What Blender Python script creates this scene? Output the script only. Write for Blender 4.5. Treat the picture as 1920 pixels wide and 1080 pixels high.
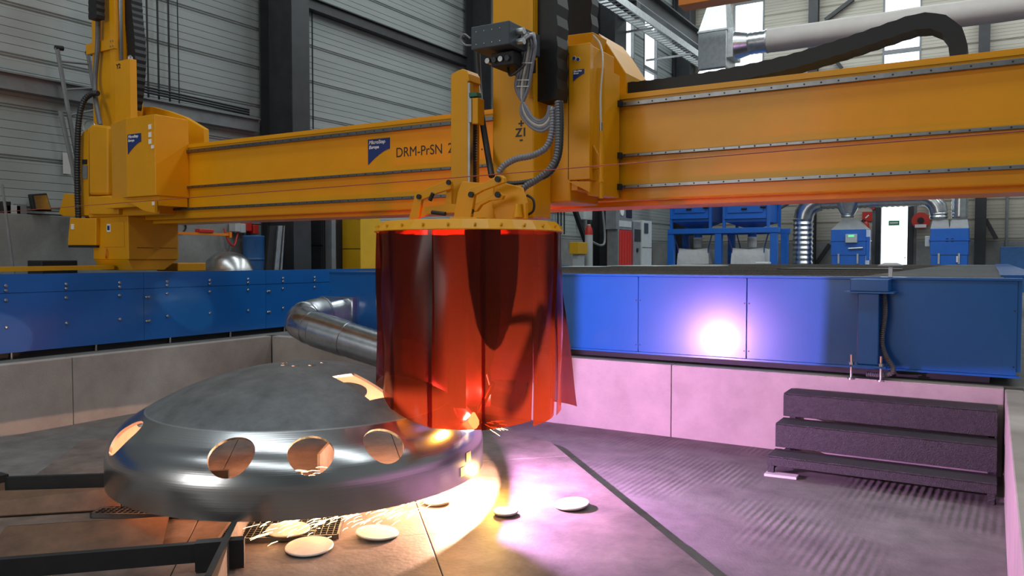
import bpy, bmesh, math, random
from mathutils import Vector, Matrix
random.seed(4)
sc = bpy.context.scene
for o in list(bpy.data.objects): bpy.data.objects.remove(o)
COL = sc.collection

# ------------------------------------------------------------------ camera
# hall axes: X runs along the gantry beam, Y runs away along the rails, Z up; pit floor is Z = 0
FPX = 1487.0
CAMZ = 1.65
PITCH = math.atan(55 / FPX)
F0 = Vector((-0.5178, 0.8555, 0)).normalized()
RV = Vector((F0.y, -F0.x, 0))
FV = F0 * math.cos(PITCH) - Vector((0, 0, math.sin(PITCH)))
UV = RV.cross(FV)
cam_d = bpy.data.cameras.new('camera'); cam = bpy.data.objects.new('camera', cam_d); COL.objects.link(cam)
cam.matrix_world = Matrix(((RV.x, UV.x, -FV.x, 0), (RV.y, UV.y, -FV.y, 0), (RV.z, UV.z, -FV.z, CAMZ), (0, 0, 0, 1)))
cam_d.sensor_width = 36; cam_d.lens = FPX / 1920 * 36; cam_d.clip_start = .02; cam_d.clip_end = 300
sc.camera = cam

# ------------------------------------------------------------------ view, world and daylight
sc.view_settings.view_transform = 'Standard'; sc.view_settings.look = 'None'
sc.view_settings.gamma = 1; sc.view_settings.use_curve_mapping = False
sc.view_settings.exposure = 0.0
sc.cycles.use_denoising = True
sc.cycles.transparent_max_bounces = 24; sc.cycles.max_bounces = 6; sc.cycles.diffuse_bounces = 3
sc.cycles.sample_clamp_indirect = 6
W = bpy.data.worlds.new('overcast_sky'); sc.world = W; W.use_nodes = True
W.node_tree.nodes['Background'].inputs[0].default_value = (.88, .95, 1, 1)
W.node_tree.nodes['Background'].inputs[1].default_value = 3.0
def area(name, loc, rot, sx, sy, e, col):
    d = bpy.data.lights.new(name, 'AREA'); d.shape = 'RECTANGLE'; d.size = sx; d.size_y = sy; d.energy = e; d.color = col
    o = bpy.data.objects.new(name, d); o.location = loc; o.rotation_euler = rot; COL.objects.link(o); return o
# roof lights of the hall and its open gate behind the photographer
for ry, re_ in ((-5, 480), (3, 520), (11, 600), (18.5, 900), (25.5, 650)):
    area('roof_light_strip', (-.5, ry, 11.4), (0, 0, 0), 18, 1.5, re_, (.88, .97, 1))
area('gate_daylight', (-7.5, -12.5, 4.2), (math.radians(84), 0, math.radians(-4)), 7, 5.2, 560, (1, .97, .92))

def at(px, py, x=None, y=None, z=None):
    """place of a photograph pixel on a known plane of the hall"""
    d = FV + RV * ((px - 960) / FPX) - UV * ((py - 540) / FPX)
    if x is not None: t = x / d.x
    elif y is not None: t = y / d.y
    else: t = (z - CAMZ) / d.z
    return Vector((d.x * t, d.y * t, CAMZ + d.z * t))

# ------------------------------------------------------------------ materials
def mat(name, col, rough=.5, metal=0., var=.12, scale=6., bump=0., bscale=40., coat=0., stretch=(1, 1, 1), col2=None, spec=.5):
    m = bpy.data.materials.new(name); m.use_nodes = True; n = m.node_tree.nodes; l = m.node_tree.links
    b = n['Principled BSDF']; b.inputs['Roughness'].default_value = rough; b.inputs['Metallic'].default_value = metal
    b.inputs['Coat Weight'].default_value = coat; b.inputs['Coat Roughness'].default_value = .12
    b.inputs['Specular IOR Level'].default_value = spec
    tc = n.new('ShaderNodeTexCoord'); mp = n.new('ShaderNodeMapping'); mp.inputs['Scale'].default_value = stretch
    l.new(tc.outputs['Object'], mp.inputs[0])
    nz = n.new('ShaderNodeTexNoise'); nz.inputs['Scale'].default_value = scale; nz.inputs['Detail'].default_value = 6; nz.inputs['Roughness'].default_value = .65
    l.new(mp.outputs[0], nz.inputs['Vector'])
    r = n.new('ShaderNodeValToRGB'); r.color_ramp.elements[0].position = .3; r.color_ramp.elements[1].position = .7
    c2 = col2 or tuple(min(1, c * (1 + var)) for c in col)
    c1 = tuple(c * (1 - var) for c in col) if col2 is None else col
    r.color_ramp.elements[0].color = (*c1, 1); r.color_ramp.elements[1].color = (*c2, 1)
    l.new(nz.outputs[0], r.inputs[0]); l.new(r.outputs[0], b.inputs['Base Color'])
    if bump:
        n2 = n.new('ShaderNodeTexNoise'); n2.inputs['Scale'].default_value = bscale; n2.inputs['Detail'].default_value = 4
        l.new(mp.outputs[0], n2.inputs['Vector'])
        bp = n.new('ShaderNodeBump'); bp.inputs['Strength'].default_value = bump; bp.inputs['Distance'].default_value = .01
        l.new(n2.outputs[0], bp.inputs['Height']); l.new(bp.outputs[0], b.inputs['Normal'])
    return m
M = {}
M['yellow'] = mat('yellow_paint', (.72, .315, .001), .42, 0, .04, 3, coat=.1, spec=.35)
M['blue'] = mat('blue_paint', (.007, .115, .41), .3, 0, .06, 2, coat=.6)
M['blue2'] = mat('blue_paint_filter', (.01, .13, .55), .4, 0, .08, 4)
M['black'] = mat('black_plastic', (.006, .006, .007), .55, 0, .25, 20)
M['rubber'] = mat('black_rubber', (.018, .018, .02), .45, 0, .2, 30)
M['hosegrey'] = mat('grey_hose', (.12, .12, .13), .4, 0, .15, 30)
M['cablegrey'] = mat('grey_cable', (.2, .2, .23), .45, 0, .15, 30)
M['cablelight'] = mat('pale_cable', (.5, .47, .42), .45, 0, .1, 30)
M['cableblue'] = mat('violet_cable', (.09, .08, .3), .45, 0, .1, 30)
M['darksteel'] = mat('dark_painted_steel', (.03, .032, .036), .5, 0, .25, 5)
M['blacksteel'] = mat('black_steel', (.012, .012, .013), .6, 0, .3, 8, bump=.1)
M['greysteel'] = mat('grey_painted_steel', (.2, .21, .22), .5, 0, .15, 5)
M['slate'] = mat('slate_grey_box', (.045, .06, .075), .5, 0, .1, 12)
M['galv'] = mat('galvanised_sheet', (.62, .65, .68), .28, 1, .16, 9, bump=.05, bscale=20)
M['galvdull'] = mat('dull_galvanised', (.5, .52, .53), .45, 1, .2, 9)
M['rail'] = mat('ground_steel_rail', (.2, .205, .21), .36, 1, .15, 14)
M['steel'] = mat('bare_steel', (.5, .5, .5), .3, 1, .15, 10)
M['siding'] = mat('pale_grey_siding', (.35, .38, .37), .55, 0, .1, 1.4, stretch=(1, .35, 3))
M['sidingwarm'] = mat('warm_grey_siding', (.44, .41, .34), .55, 0, .1, 1.4, stretch=(.35, 1, 3))
M['plinth'] = mat('hall_plinth_concrete', (.25, .25, .24), .85, 0, .2, 2.2, bump=.3)
M['concrete'] = mat('pit_wall_concrete', (.42, .365, .33), .85, 0, .13, 3.2, bump=.25, bscale=55)
M['grade'] = mat('hall_floor_concrete', (.16, .155, .145), .8, 0, .25, 3, bump=.3)
M['white'] = mat('white_paint', (.75, .76, .76), .5, 0, .05, 8)
M['cream'] = mat('light_grey_cabinet', (.5, .53, .53), .45, 0, .06, 6)
M['red'] = mat('red_paint', (.55, .03, .02), .4, 0, .1, 8)
M['navy'] = mat('navy_print', (.012, .03, .16), .4, 0, .05, 8)
M['whiteprint'] = mat('white_print', (.8, .8, .8), .5, 0, .02, 8)
M['blackprint'] = mat('black_print', (.015, .015, .02), .5, 0, .02, 8)
M['green'] = mat('green_bracket', (.02, .13, .075), .5, 0, .1, 10)
M['fabric'] = mat('grey_duct_fabric', (.42, .395, .37), .8, 0, .06, 3, bump=.2, bscale=8)
M['bag'] = mat('white_woven_bag', (.6, .61, .6), .8, 0, .1, 6, bump=.5, bscale=14)
M['paper'] = mat('paper', (.72, .70, .68), .7, 0, .05, 30)
M['tread'] = mat('tread_plate', (.05, .048, .05), .6, .2, .3, 40, bump=.8, bscale=120)
M['mesh'] = mat('slag_slat_steel', (.14, .125, .11), .8, .2, .3, 30, bump=.5)
M['rustwire'] = mat('red_wire', (.35, .06, .03), .5, 0, .1, 10)
M['orange'] = mat('orange_paint', (.8, .22, .01), .4, 0, .05, 8)
M['barrel'] = mat('barrel_blue', (.03, .12, .32), .45, 0, .15, 8)
M['green_sign'] = mat('green_sign', (.03, .3, .12), .5)
M['yellow_mat'] = mat('yellow_cabinet', (.74, .40, .01), .5, 0, .06, 5)
M['cast'] = mat('cut_edge_steel', (.6, .56, .52), .4, .25, .1, 18)
M['ground'] = mat('yard_ground', (.55, .52, .47), .9, 0, .15, 2)

def make_floor_mat(name, c1, c2, rake):
    m = mat(name, c1, .75, 0, .2, 4.5, col2=c2); n = m.node_tree.nodes; l = m.node_tree.links; b = n['Principled BSDF']
    tc = n.new('ShaderNodeTexCoord'); mp = n.new('ShaderNodeMapping'); mp.inputs['Rotation'].default_value = (0, 0, math.radians(rake))
    l.new(tc.outputs['Object'], mp.inputs[0])
    w = n.new('ShaderNodeTexWave'); w.inputs['Scale'].default_value = 6.5; w.inputs['Distortion'].default_value = 1.1; w.inputs['Detail'].default_value = 3; w.inputs['Detail Scale'].default_value = 2.5
    l.new(mp.outputs[0], w.inputs['Vector'])
    nz = n.new('ShaderNodeTexNoise'); nz.inputs['Scale'].default_value = 1.1; l.new(tc.outputs['Object'], nz.inputs['Vector'])
    r = n.new('ShaderNodeValToRGB'); r.color_ramp.elements[0].position = .46; r.color_ramp.elements[1].position = .66; l.new(nz.outputs[0], r.inputs[0])
    mu = n.new('ShaderNodeMath'); mu.operation = 'MULTIPLY'; l.new(w.outputs['Fac'], mu.inputs[0]); l.new(r.outputs[0], mu.inputs[1])
    n2 = n.new('ShaderNodeTexNoise'); n2.inputs['Scale'].default_value = 60; n2.inputs['Detail'].default_value = 5; l.new(tc.outputs['Object'], n2.inputs['Vector'])
    ad = n.new('ShaderNodeMath'); ad.operation = 'MULTIPLY_ADD'; ad.inputs[1].default_value = .35; l.new(n2.outputs[0], ad.inputs[0]); l.new(mu.outputs[0], ad.inputs[2])
    bp = n.new('ShaderNodeBump'); bp.inputs['Strength'].default_value = .5; bp.inputs['Distance'].default_value = .012
    l.new(ad.outputs[0], bp.inputs['Height']); l.new(bp.outputs[0], b.inputs['Normal'])
    return m
M['pitfloor'] = make_floor_mat('raked_pit_concrete', (.11, .10, .095), (.2, .185, .175), 2)

def make_deck_mat():
    m = mat('worn_deck_steel', (.075, .06, .052), .55, .1, .2, 3.5, col2=(.22, .178, .155), bump=.25, bscale=35); n = m.node_tree.nodes; l = m.node_tree.links
    return m
M['deck'] = make_deck_mat()

def make_dome_mat():
    m = bpy.data.materials.new('dished_head_steel'); m.use_nodes = True; n = m.node_tree.nodes; l = m.node_tree.links; b = n['Principled BSDF']
    tc = n.new('ShaderNodeTexCoord'); sx = n.new('ShaderNodeSeparateXYZ'); l.new(tc.outputs['Object'], sx.inputs[0])
    cb = n.new('ShaderNodeCombineXYZ'); l.new(sx.outputs[0], cb.inputs[0]); l.new(sx.outputs[1], cb.inputs[1])
    ln = n.new('ShaderNodeVectorMath'); ln.operation = 'LENGTH'; l.new(cb.outputs[0], ln.inputs[0])
    # ground knuckle (bright) outside the mill-scale crown
    mr = n.new('ShaderNodeMapRange'); mr.inputs[1].default_value = .955; mr.inputs[2].default_value = .97; l.new(ln.outputs['Value'], mr.inputs[0])
    nz = n.new('ShaderNodeTexNoise'); nz.inputs['Scale'].default_value = 5; nz.inputs['Detail'].default_value = 8; nz.inputs['Roughness'].default_value = .7; l.new(tc.outputs['Object'], nz.inputs['Vector'])
    r = n.new('ShaderNodeValToRGB'); r.color_ramp.elements[0].position = .35; r.color_ramp.elements[1].position = .68
    r.color_ramp.elements[0].color = (.105, .112, .118, 1); r.color_ramp.elements[1].color = (.19, .197, .202, 1); l.new(nz.outputs[0], r.inputs[0])
    mx = n.new('ShaderNodeMix'); mx.data_type = 'RGBA'; l.new(mr.outputs[0], mx.inputs[0]); l.new(r.outputs[0], mx.inputs[6]); mx.inputs[7].default_value = (.52, .52, .53, 1)
    l.new(mx.outputs[2], b.inputs['Base Color'])
    # circumferential grinding lines: noise on (radius, height)
    c2 = n.new('ShaderNodeCombineXYZ'); l.new(ln.outputs['Value'], c2.inputs[0]); l.new(sx.outputs[2], c2.inputs[1])
    n2 = n.new('ShaderNodeTexNoise'); n2.inputs['Scale'].default_value = 90; n2.inputs['Detail'].default_value = 3; l.new(c2.outputs[0], n2.inputs['Vector'])
    bp = n.new('ShaderNodeBump'); bp.inputs['Strength'].default_value = .12; bp.inputs['Distance'].default_value = .004; l.new(n2.outputs[0], bp.inputs['Height']); l.new(bp.outputs[0], b.inputs['Normal'])
    m1 = n.new('ShaderNodeMix'); m1.data_type = 'FLOAT'; l.new(mr.outputs[0], m1.inputs[0]); m1.inputs[2].default_value = .55; m1.inputs[3].default_value = .24; l.new(m1.outputs[0], b.inputs['Roughness'])
    m2 = n.new('ShaderNodeMix'); m2.data_type = 'FLOAT'; l.new(mr.outputs[0], m2.inputs[0]); m2.inputs[2].default_value = .35; m2.inputs[3].default_value = 1; l.new(m2.outputs[0], b.inputs['Metallic'])
    return m
M['dome'] = make_dome_mat()
M['domein'] = mat('rusty_head_inside', (.62, .45, .33), .7, 0, .2, 5, col2=(.8, .6, .45))
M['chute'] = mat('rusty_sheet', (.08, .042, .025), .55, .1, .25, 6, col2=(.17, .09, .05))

def make_curtain_mat():
    m = bpy.data.materials.new('red_welding_pvc'); m.use_nodes = True; n = m.node_tree.nodes; l = m.node_tree.links
    n.remove(n['Principled BSDF']); out = n['Material Output']
    t = n.new('ShaderNodeBsdfTransparent'); t.inputs[0].default_value = (.2, .014, .004, 1)
    d = n.new('ShaderNodeBsdfTranslucent'); d.inputs[0].default_value = (.6, .10, .012, 1)
    df = n.new('ShaderNodeBsdfDiffuse'); df.inputs[0].default_value = (.05, .012, .008, 1)
    g = n.new('ShaderNodeBsdfGlossy'); g.inputs['Roughness'].default_value = .18; g.inputs[0].default_value = (1, 1, 1, 1)
    a = n.new('ShaderNodeMixShader'); a.inputs[0].default_value = .048; l.new(t.outputs[0], a.inputs[1]); l.new(d.outputs[0], a.inputs[2])
    b = n.new('ShaderNodeMixShader'); b.inputs[0].default_value = .16; l.new(a.outputs[0], b.inputs[1]); l.new(df.outputs[0], b.inputs[2])
    lw = n.new('ShaderNodeLayerWeight'); lw.inputs[0].default_value = .5; fr = n.new('ShaderNodeMath'); fr.operation = 'POWER'; fr.inputs[1].default_value = 4; l.new(lw.outputs['Facing'], fr.inputs[0])
    c = n.new('ShaderNodeMixShader'); hf = n.new('ShaderNodeMath'); hf.operation = 'MULTIPLY_ADD'; hf.inputs[1].default_value = .3; hf.inputs[2].default_value = .016; l.new(fr.outputs[0], hf.inputs[0]); l.new(hf.outputs[0], c.inputs[0]); l.new(b.outputs[0], c.inputs[1]); l.new(g.outputs[0], c.inputs[2])
    l.new(c.outputs[0], out.inputs[0]); return m
M['curtain'] = make_curtain_mat()
def make_glass():
    m = bpy.data.materials.new('window_glass'); m.use_nodes = True; n = m.node_tree.nodes; l = m.node_tree.links
    n.remove(n['Principled BSDF']); out = n['Material Output']
    t = n.new('ShaderNodeBsdfTransparent'); t.inputs[0].default_value = (.93, .95, .95, 1)
    g = n.new('ShaderNodeBsdfGlossy'); g.inputs['Roughness'].default_value = .05
    c = n.new('ShaderNodeMixShader'); c.inputs[0].default_value = .07; l.new(t.outputs[0], c.inputs[1]); l.new(g.outputs[0], c.inputs[2])
    l.new(c.outputs[0], out.inputs[0]); return m
M['glass'] = make_glass()
def emis(name, col, s):
    m = bpy.data.materials.new(name); m.use_nodes = True; b = m.node_tree.nodes['Principled BSDF']
    b.inputs['Base Color'].default_value = (0, 0, 0, 1); b.inputs['Emission Color'].default_value = (*col, 1); b.inputs['Emission Strength'].default_value = s
    return m
M['plasma'] = emis('plasma_glow', (1, .93, .95), 60)
M['molten'] = emis('molten_glow', (1, .62, .18), 14)
M['spark'] = emis('spark_glow', (1, .7, .3), 14)
M['screen'] = emis('lit_display', (.15, .8, .35), 1.2)

# ------------------------------------------------------------------ mesh helpers
class MB:
    def __init__(s): s.v = []; s.f = []; s.sm = False
    def add(s, v, f):
        b = len(s.v); s.v += [tuple(p) for p in v]; s.f += [tuple(i + b for i in q) for q in f]; return s
    def box(s, x0, x1, y0, y1, z0, z1):
        return s.add([(x0, y0, z0), (x1, y0, z0), (x1, y1, z0), (x0, y1, z0), (x0, y0, z1), (x1, y0, z1), (x1, y1, z1), (x0, y1, z1)],
                     [(0, 3, 2, 1), (4, 5, 6, 7), (0, 1, 5, 4), (1, 2, 6, 5), (2, 3, 7, 6), (3, 0, 4, 7)])
    def prism(s, pts, d):
        """closed polygon pts (3-D) swept by vector d"""
        n = len(pts); a = [Vector(p) for p in pts]; b = [p + Vector(d) for p in a]
        return s.add(a + b, [tuple(range(n))[::-1], tuple(range(n, 2 * n))] + [(i, (i + 1) % n, n + (i + 1) % n, n + i) for i in range(n)])
    def py(s, xz, y0, y1): return s.prism([(x, y0, z) for x, z in xz], (0, y1 - y0, 0))
    def px(s, yz, x0, x1): return s.prism([(x0, y, z) for y, z in yz], (x1 - x0, 0, 0))
    def pz(s, xy, z0, z1): return s.prism([(x, y, z0) for x, y in xy], (0, 0, z1 - z0))
    def bar(s, a, b, w, h, up=(0, 0, 1)):
        a = Vector(a); b = Vector(b); d = (b - a).normalized(); u = Vector(up)
        if abs(d.dot(u)) > .95: u = Vector((0, 1, 0))
        r = d.cross(u).normalized(); u = r.cross(d)
        q = [a + r * i * w / 2 + u * j * h / 2 for i, j in ((-1, -1), (1, -1), (1, 1), (-1, 1))]
        return s.prism(q, b - a)
    def tube(s, path, r, n=12, caps=True, close=False):
        P = [Vector(p) for p in path]; rr = r if isinstance(r, (list, tuple)) else [r] * len(P)
        t0 = (P[1] - P[0]).normalized(); u = Vector((0, 0, 1)) if abs(t0.z) < .9 else Vector((1, 0, 0))
        u = (u - t0 * u.dot(t0)).normalized(); V = []
        for i, p in enumerate(P):
            t = (P[min(i + 1, len(P) - 1)] - P[max(i - 1, 0)]).normalized()
            u = (u - t * u.dot(t)).normalized(); w = t.cross(u)
            for k in range(n):
                a = 2 * math.pi * k / n; V.append(p + (u * math.cos(a) + w * math.sin(a)) * rr[i])
        Fc = [(i * n + k, i * n + (k + 1) % n, (i + 1) * n + (k + 1) % n, (i + 1) * n + k) for i in range(len(P) - 1) for k in range(n)]
        if caps: Fc += [tuple(range(n))[::-1], tuple(range((len(P) - 1) * n, len(P) * n))]
        s.sm = True; return s.add(V, Fc)
    def sweepbox(s, path, w, h, up=(0, 1, 0)):
        """rectangular section: h in the plane normal to `up`, w along `up`"""
        P = [Vector(p) for p in path]; u = Vector(up); V = []
        for i, p in enumerate(P):
            t = (P[min(i + 1, len(P) - 1)] - P[max(i - 1, 0)]).normalized(); q = t.cross(u).normalized()
            hh = h[i] if isinstance(h, list) else h
            for a, b in ((-1, -1), (1, -1), (1, 1), (-1, 1)): V.append(p + u * a * w / 2 + q * b * hh / 2)
        n = 4
        Fc = [(i * n + k, i * n + (k + 1) % n, (i + 1) * n + (k + 1) % n, (i + 1) * n + k) for i in range(len(P) - 1) for k in range(n)]
        Fc += [(3, 2, 1, 0), tuple(range((len(P) - 1) * n, len(P) * n))]
        return s.add(V, Fc)
    def lathe(s, prof, c, n=32, axis='z', close=False):
        """prof: (radius, along-axis) ; revolved about axis through c"""
        c = Vector(c); V = []
        for r, z in prof:
            for k in range(n):
                a = 2 * math.pi * k / n; e = (r * math.cos(a), r * math.sin(a))
                V.append(c + Vector((e[0], e[1], z) if axis == 'z' else (e[0], z, e[1]) if axis == 'y' else (z, e[0], e[1])))
        m = len(prof); Fc = [(i * n + k, i * n + (k + 1) % n, ((i + 1) % m) * n + (k + 1) % n, ((i + 1) % m) * n + k) for i in range(m if close else m - 1) for k in range(n)]
        if not close: Fc += [tuple(range(n))[::-1], tuple(range((m - 1) * n, m * n))]
        s.sm = True; return s.add(V, Fc)
    def cyl(s, c, r, z0, z1, n=20, axis='z'): return s.lathe([(r, z0), (r, z1)], c, n, axis)
    def mesh(s, name, m):
        me = bpy.data.meshes.new(name); me.from_pydata(s.v, [], s.f); me.materials.append(M[m] if isinstance(m, str) else m)
        bm = bmesh.new(); bm.from_mesh(me); bmesh.ops.recalc_face_normals(bm, faces=bm.faces); bm.to_mesh(me); bm.free()
        if s.sm:
            for p in me.polygons: p.use_smooth = True
            me.set_sharp_from_angle(angle=math.radians(38))
        return me
    def build(s, name, m, parent=None, bevel=0, label=None):
        me = s.mesh(name, m); return link(name, me, parent, bevel, label)
def link(name, me, parent=None, bevel=0, label=None):
    o = bpy.data.objects.new(name, me); COL.objects.link(o)
    if parent is not None:
        o.parent = parent; o.matrix_parent_inverse = Matrix.Translation(-world(parent))
    if bevel:
        b = o.modifiers.new('bevel', 'BEVEL'); b.width = bevel; b.segments = 2; b.limit_method = 'ANGLE'; b.angle_limit = math.radians(40)
    if label: o['label'] = label
    return o
LOC = {}
def world(o): return LOC.get(o.name, Vector((0, 0, 0)))
def tag(o, label, cat, group=None, kind=None):
    if label: o['label'] = label
    if cat: o['category'] = cat
    if group: o['group'] = group
    if kind: o['kind'] = kind
    return o
def thing(name, label, cat, loc, group=None):
    o = bpy.data.objects.new(name, None); o.location = loc; o.empty_display_size = .1; COL.objects.link(o); LOC[o.name] = Vector(loc)
    return tag(o, label, cat, group)
def struct(o): o['kind'] = 'structure'; return o
def text(name, s, size, loc, m, parent=None, rot=(math.pi / 2, 0, 0), align='LEFT', bold=0.0, sx=1.0, shear=0):
    cu = bpy.data.curves.new(name, 'FONT'); cu.body = s; cu.size = size; cu.align_x = align; cu.extrude = .0008; cu.offset = bold; cu.shear = shear
    t = bpy.data.objects.new(name, cu); COL.objects.link(t); dg = bpy.context.evaluated_depsgraph_get()
    me = bpy.data.meshes.new_from_object(t.evaluated_get(dg)); bpy.data.objects.remove(t); bpy.data.curves.remove(cu)
    me.transform(Matrix.Translation(loc) @ Matrix.Rotation(rot[2], 4, 'Z') @ Matrix.Rotation(rot[0], 4, 'X') @ Matrix.Diagonal((sx, 1, 1, 1)))
    me.materials.clear(); me.materials.append(M[m]); return link(name, me, parent)
def smooth_path(pts, n=8):
    """Catmull-Rom through pts"""
    P = [Vector(p) for p in pts]; out = []
    for i in range(len(P) - 1):
        a = P[max(i - 1, 0)]; b = P[i]; c = P[i + 1]; d = P[min(i + 2, len(P) - 1)]
        for k in range(n):
            t = k / n; out.append(.5 * (2 * b + (c - a) * t + (2 * a - 5 * b + 4 * c - d) * t * t + (3 * b - a - 3 * c + d) * t ** 3))
    return out + [P[-1]]
def ribbed(path, r, pitch, amp):
    """resample a path finely and give alternating radii (corrugated hose)"""
    P = [Vector(p) for p in path]; out = []; rad = []; acc = 0; i = 0
    L = sum((P[k + 1] - P[k]).length for k in range(len(P) - 1)); n = max(4, int(L / pitch * 2))
    cum = [0]
    for k in range(len(P) - 1): cum.append(cum[-1] + (P[k + 1] - P[k]).length)
    for j in range(n + 1):
        sdist = L * j / n
        while i < len(P) - 2 and cum[i + 1] < sdist: i += 1
        t = (sdist - cum[i]) / max(cum[i + 1] - cum[i], 1e-6); out.append(P[i].lerp(P[i + 1], t)); rad.append(r + (amp if j % 2 else -amp))
    return out, rad

# ================================================================== THE SETTING
PX0, PX1, PY0, PY1, ZG = -7.8, .1, -2.5, 7.0, .67
XW, YB, ZC = -10.0, 28.4, 11.6
b = MB()
b.box(XW, PX0 - .3, -14, YB, ZG - .3, ZG).box(PX0 - .3, 12, PY1 + .3, YB, ZG - .3, ZG).box(PX1 + .3, 12, -14, PY1 + .3, ZG - .3, ZG).box(PX0 - .3, PX1 + .3, -14, PY0 - .3, ZG - .3, ZG)
struct(b.build('floor', 'grade'))
struct(MB().box(PX0 - .3, PX1 + .3, PY0 - .3, PY1 + .3, -.2, 0).build('floor_pit', 'pitfloor'))
# pit walls in cast panels with open joints
def pit_wall(name, segs, mk):
    o = struct(mk(None).build(name, 'grade'))
    for sg in segs: mk(sg).build('cast_panel', 'concrete', o, .008)
pit_wall('wall_pit_far', [(-7.795, -5.4), (-5.394, -2.52), (-2.514, .095)],
         lambda s: MB().box(PX0 - .3, PX1 + .3, PY1 + .12, PY1 + .3, -.04, ZG) if s is None else MB().box(s[0], s[1], PY1, PY1 + .12, -.04, ZG))
pit_wall('wall_pit_left', [(-2.49, 1.6), (1.606, 4.45), (4.456, 6.995)],
         lambda s: MB().box(PX0 - .3, PX0 - .12, PY0 - .3, PY1 + .12, -.04, ZG) if s is None else MB().box(PX0 - .12, PX0, s[0], s[1], -.04, ZG))
pit_wall('wall_pit_right', [(-2.49, 2.2), (2.206, 6.995)],
         lambda s: MB().box(PX1 + .12, PX1 + .3, PY0 - .3, PY1 + .12, -.04, ZG) if s is None else MB().box(PX1, PX1 + .12, s[0], s[1], -.04, ZG))
struct(MB().box(PX0 - .12, PX1 + .12, PY0 - .3, PY0, -.04, ZG).build('wall_pit_near', 'concrete'))

# siding: each course of each bay is its own cassette panel
CH = .6
def course_profile():
    p = [(0, 0), (.034, 0), (.034, .018), (.014, .026), (.014, .04), (.034, .048), (.014, .056), (.014, .07), (.036, .082)]
    for k in range(1, 5):
        z = .082 + k * .1; p += [(.036, z - .006), (.027, z), (.036, z + .006)]
    return p + [(.036, .597), (0, .597)]
CP = course_profile(); cache = {}
def course(parent, axis, a0, a1, z, m):
    key = (axis, round(a1 - a0, 3), m)
    if key not in cache:
        b = MB()
        if axis == 'y': b.prism([(q, 0, zz) for q, zz in CP], (0, a1 - a0 - .004, 0))
        else: b.prism([(0, -q, zz) for q, zz in CP], (a1 - a0 - .004, 0, 0))
        cache[key] = b.mesh('siding_panel', m)
    o = bpy.data.objects.new('siding_panel', cache[key]); COL.objects.link(o); o.parent = parent
    o.location = (XW, a0, z) if axis == 'y' else (a0, YB, z); return o
ZP = 2.2
# left wall: backing slab with two tall window strips
LW = [(22.9, 24.0), (24.85, 26.05)]; LWZ = (5.2, 11.2)
b = MB(); b.box(XW - .06, XW, -14, 22.9, 0, ZC).box(XW - .06, XW, 22.9, 26.05, 0, LWZ[0]).box(XW - .06, XW, 22.9, 26.05, LWZ[1], ZC)
b.box(XW - .06, XW, 24.0, 24.85, LWZ[0], LWZ[1]).box(XW - .06, XW, 26.05, YB + .25, 0, ZC)
wl = struct(b.build('wall_left', 'greysteel'))
for i in range(15):
    z = ZP + i * CH
    for a0, a1 in ((2.6, 8.8), (8.8, 14.6), (14.6, 21.0)): course(wl, 'y', a0, a1, z, 'siding')
    if z + CH <= LWZ[0] + .01: course(wl, 'y', 21.0, 28.36, z, 'siding')
    else:
        for a0, a1 in ((21.0, 22.9), (24.0, 24.85), (26.05, 28.36)): course(wl, 'y', a0, a1, z, 'siding')
MB().box(XW, XW + .12, -14, YB, ZG, ZP - .02).build('plinth', 'plinth', wl, .01)
# back wall with two window strips and a door
W1 = (-8.0, -6.93, 6.4, 10.66); W2 = (-3.16, -2.05, 6.4, 11.2); DR = (-3.28, -2.18, ZG, 3.66)
b = MB()
b.box(XW, 12, YB, YB + .25, 11.2, ZC).box(XW, W1[0], YB, YB + .25, 0, 11.2).box(W1[0], W1[1], YB, YB + .25, 0, W1[2]).box(W1[0], W1[1], YB, YB + .25, W1[3], 11.2)
b.box(W1[1], DR[0], YB, YB + .25, 0, 11.2).box(DR[1], 12, YB, YB + .25, 0, 6.4).box(W2[1], 12, YB, YB + .25, 6.4, 11.2).box(DR[0], W2[0], YB, YB + .25, 6.4, 11.2)
b.box(DR[0], DR[1], YB, YB + .25, DR[3], 6.4).box(DR[0], DR[1], YB, YB + .25, 0, ZG)
wb = struct(b.build('wall_back', 'greysteel'))
for i in range(15):
    z = ZP + i * CH
    if z < 3.6: segs = ((-9.96, -5.25), (-5.25, DR[0] - .1), (DR[1] + .1, -.35), (-.35, 3.4))
    elif z + CH <= 6.41: segs = ((-9.96, -5.25), (-5.25, -.35), (-.35, 3.4))
    elif z + CH <= 10.7: segs = ((-9.96, W1[0]), (W1[1], -5.25), (-5.25, W2[0]), (W2[1], -.35), (-.35, 3.4))
    else: segs = ((-9.96, -5.25), (-5.25, W2[0]), (W2[1], -.35), (-.35, 3.4))
    for a0, a1 in segs: course(wb, 'x', a0, a1, z, 'sidingwarm')
for a0, a1 in ((XW + .12, DR[0] - .1), (DR[1] + .1, 12)): MB().box(a0, a1, YB - .12, YB, ZG, ZP - .02).build('plinth', 'plinth', wb, .01)
struct(MB().box(12, 12.25, -14, YB + .25, 0, ZC).build('wall_right', 'siding'))
struct(MB().box(XW - .25, 12.25, -14.25, -14, 0, ZC).build('wall_front', 'siding'))
struct(MB().box(XW - .25, 12.25, -14.25, YB + .25, ZC, ZC + .2).build('ceiling', 'siding'))
struct(MB().box(-40, 40, YB + .25, 80, .3, .6).build('ground_yard', 'ground'))
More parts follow.
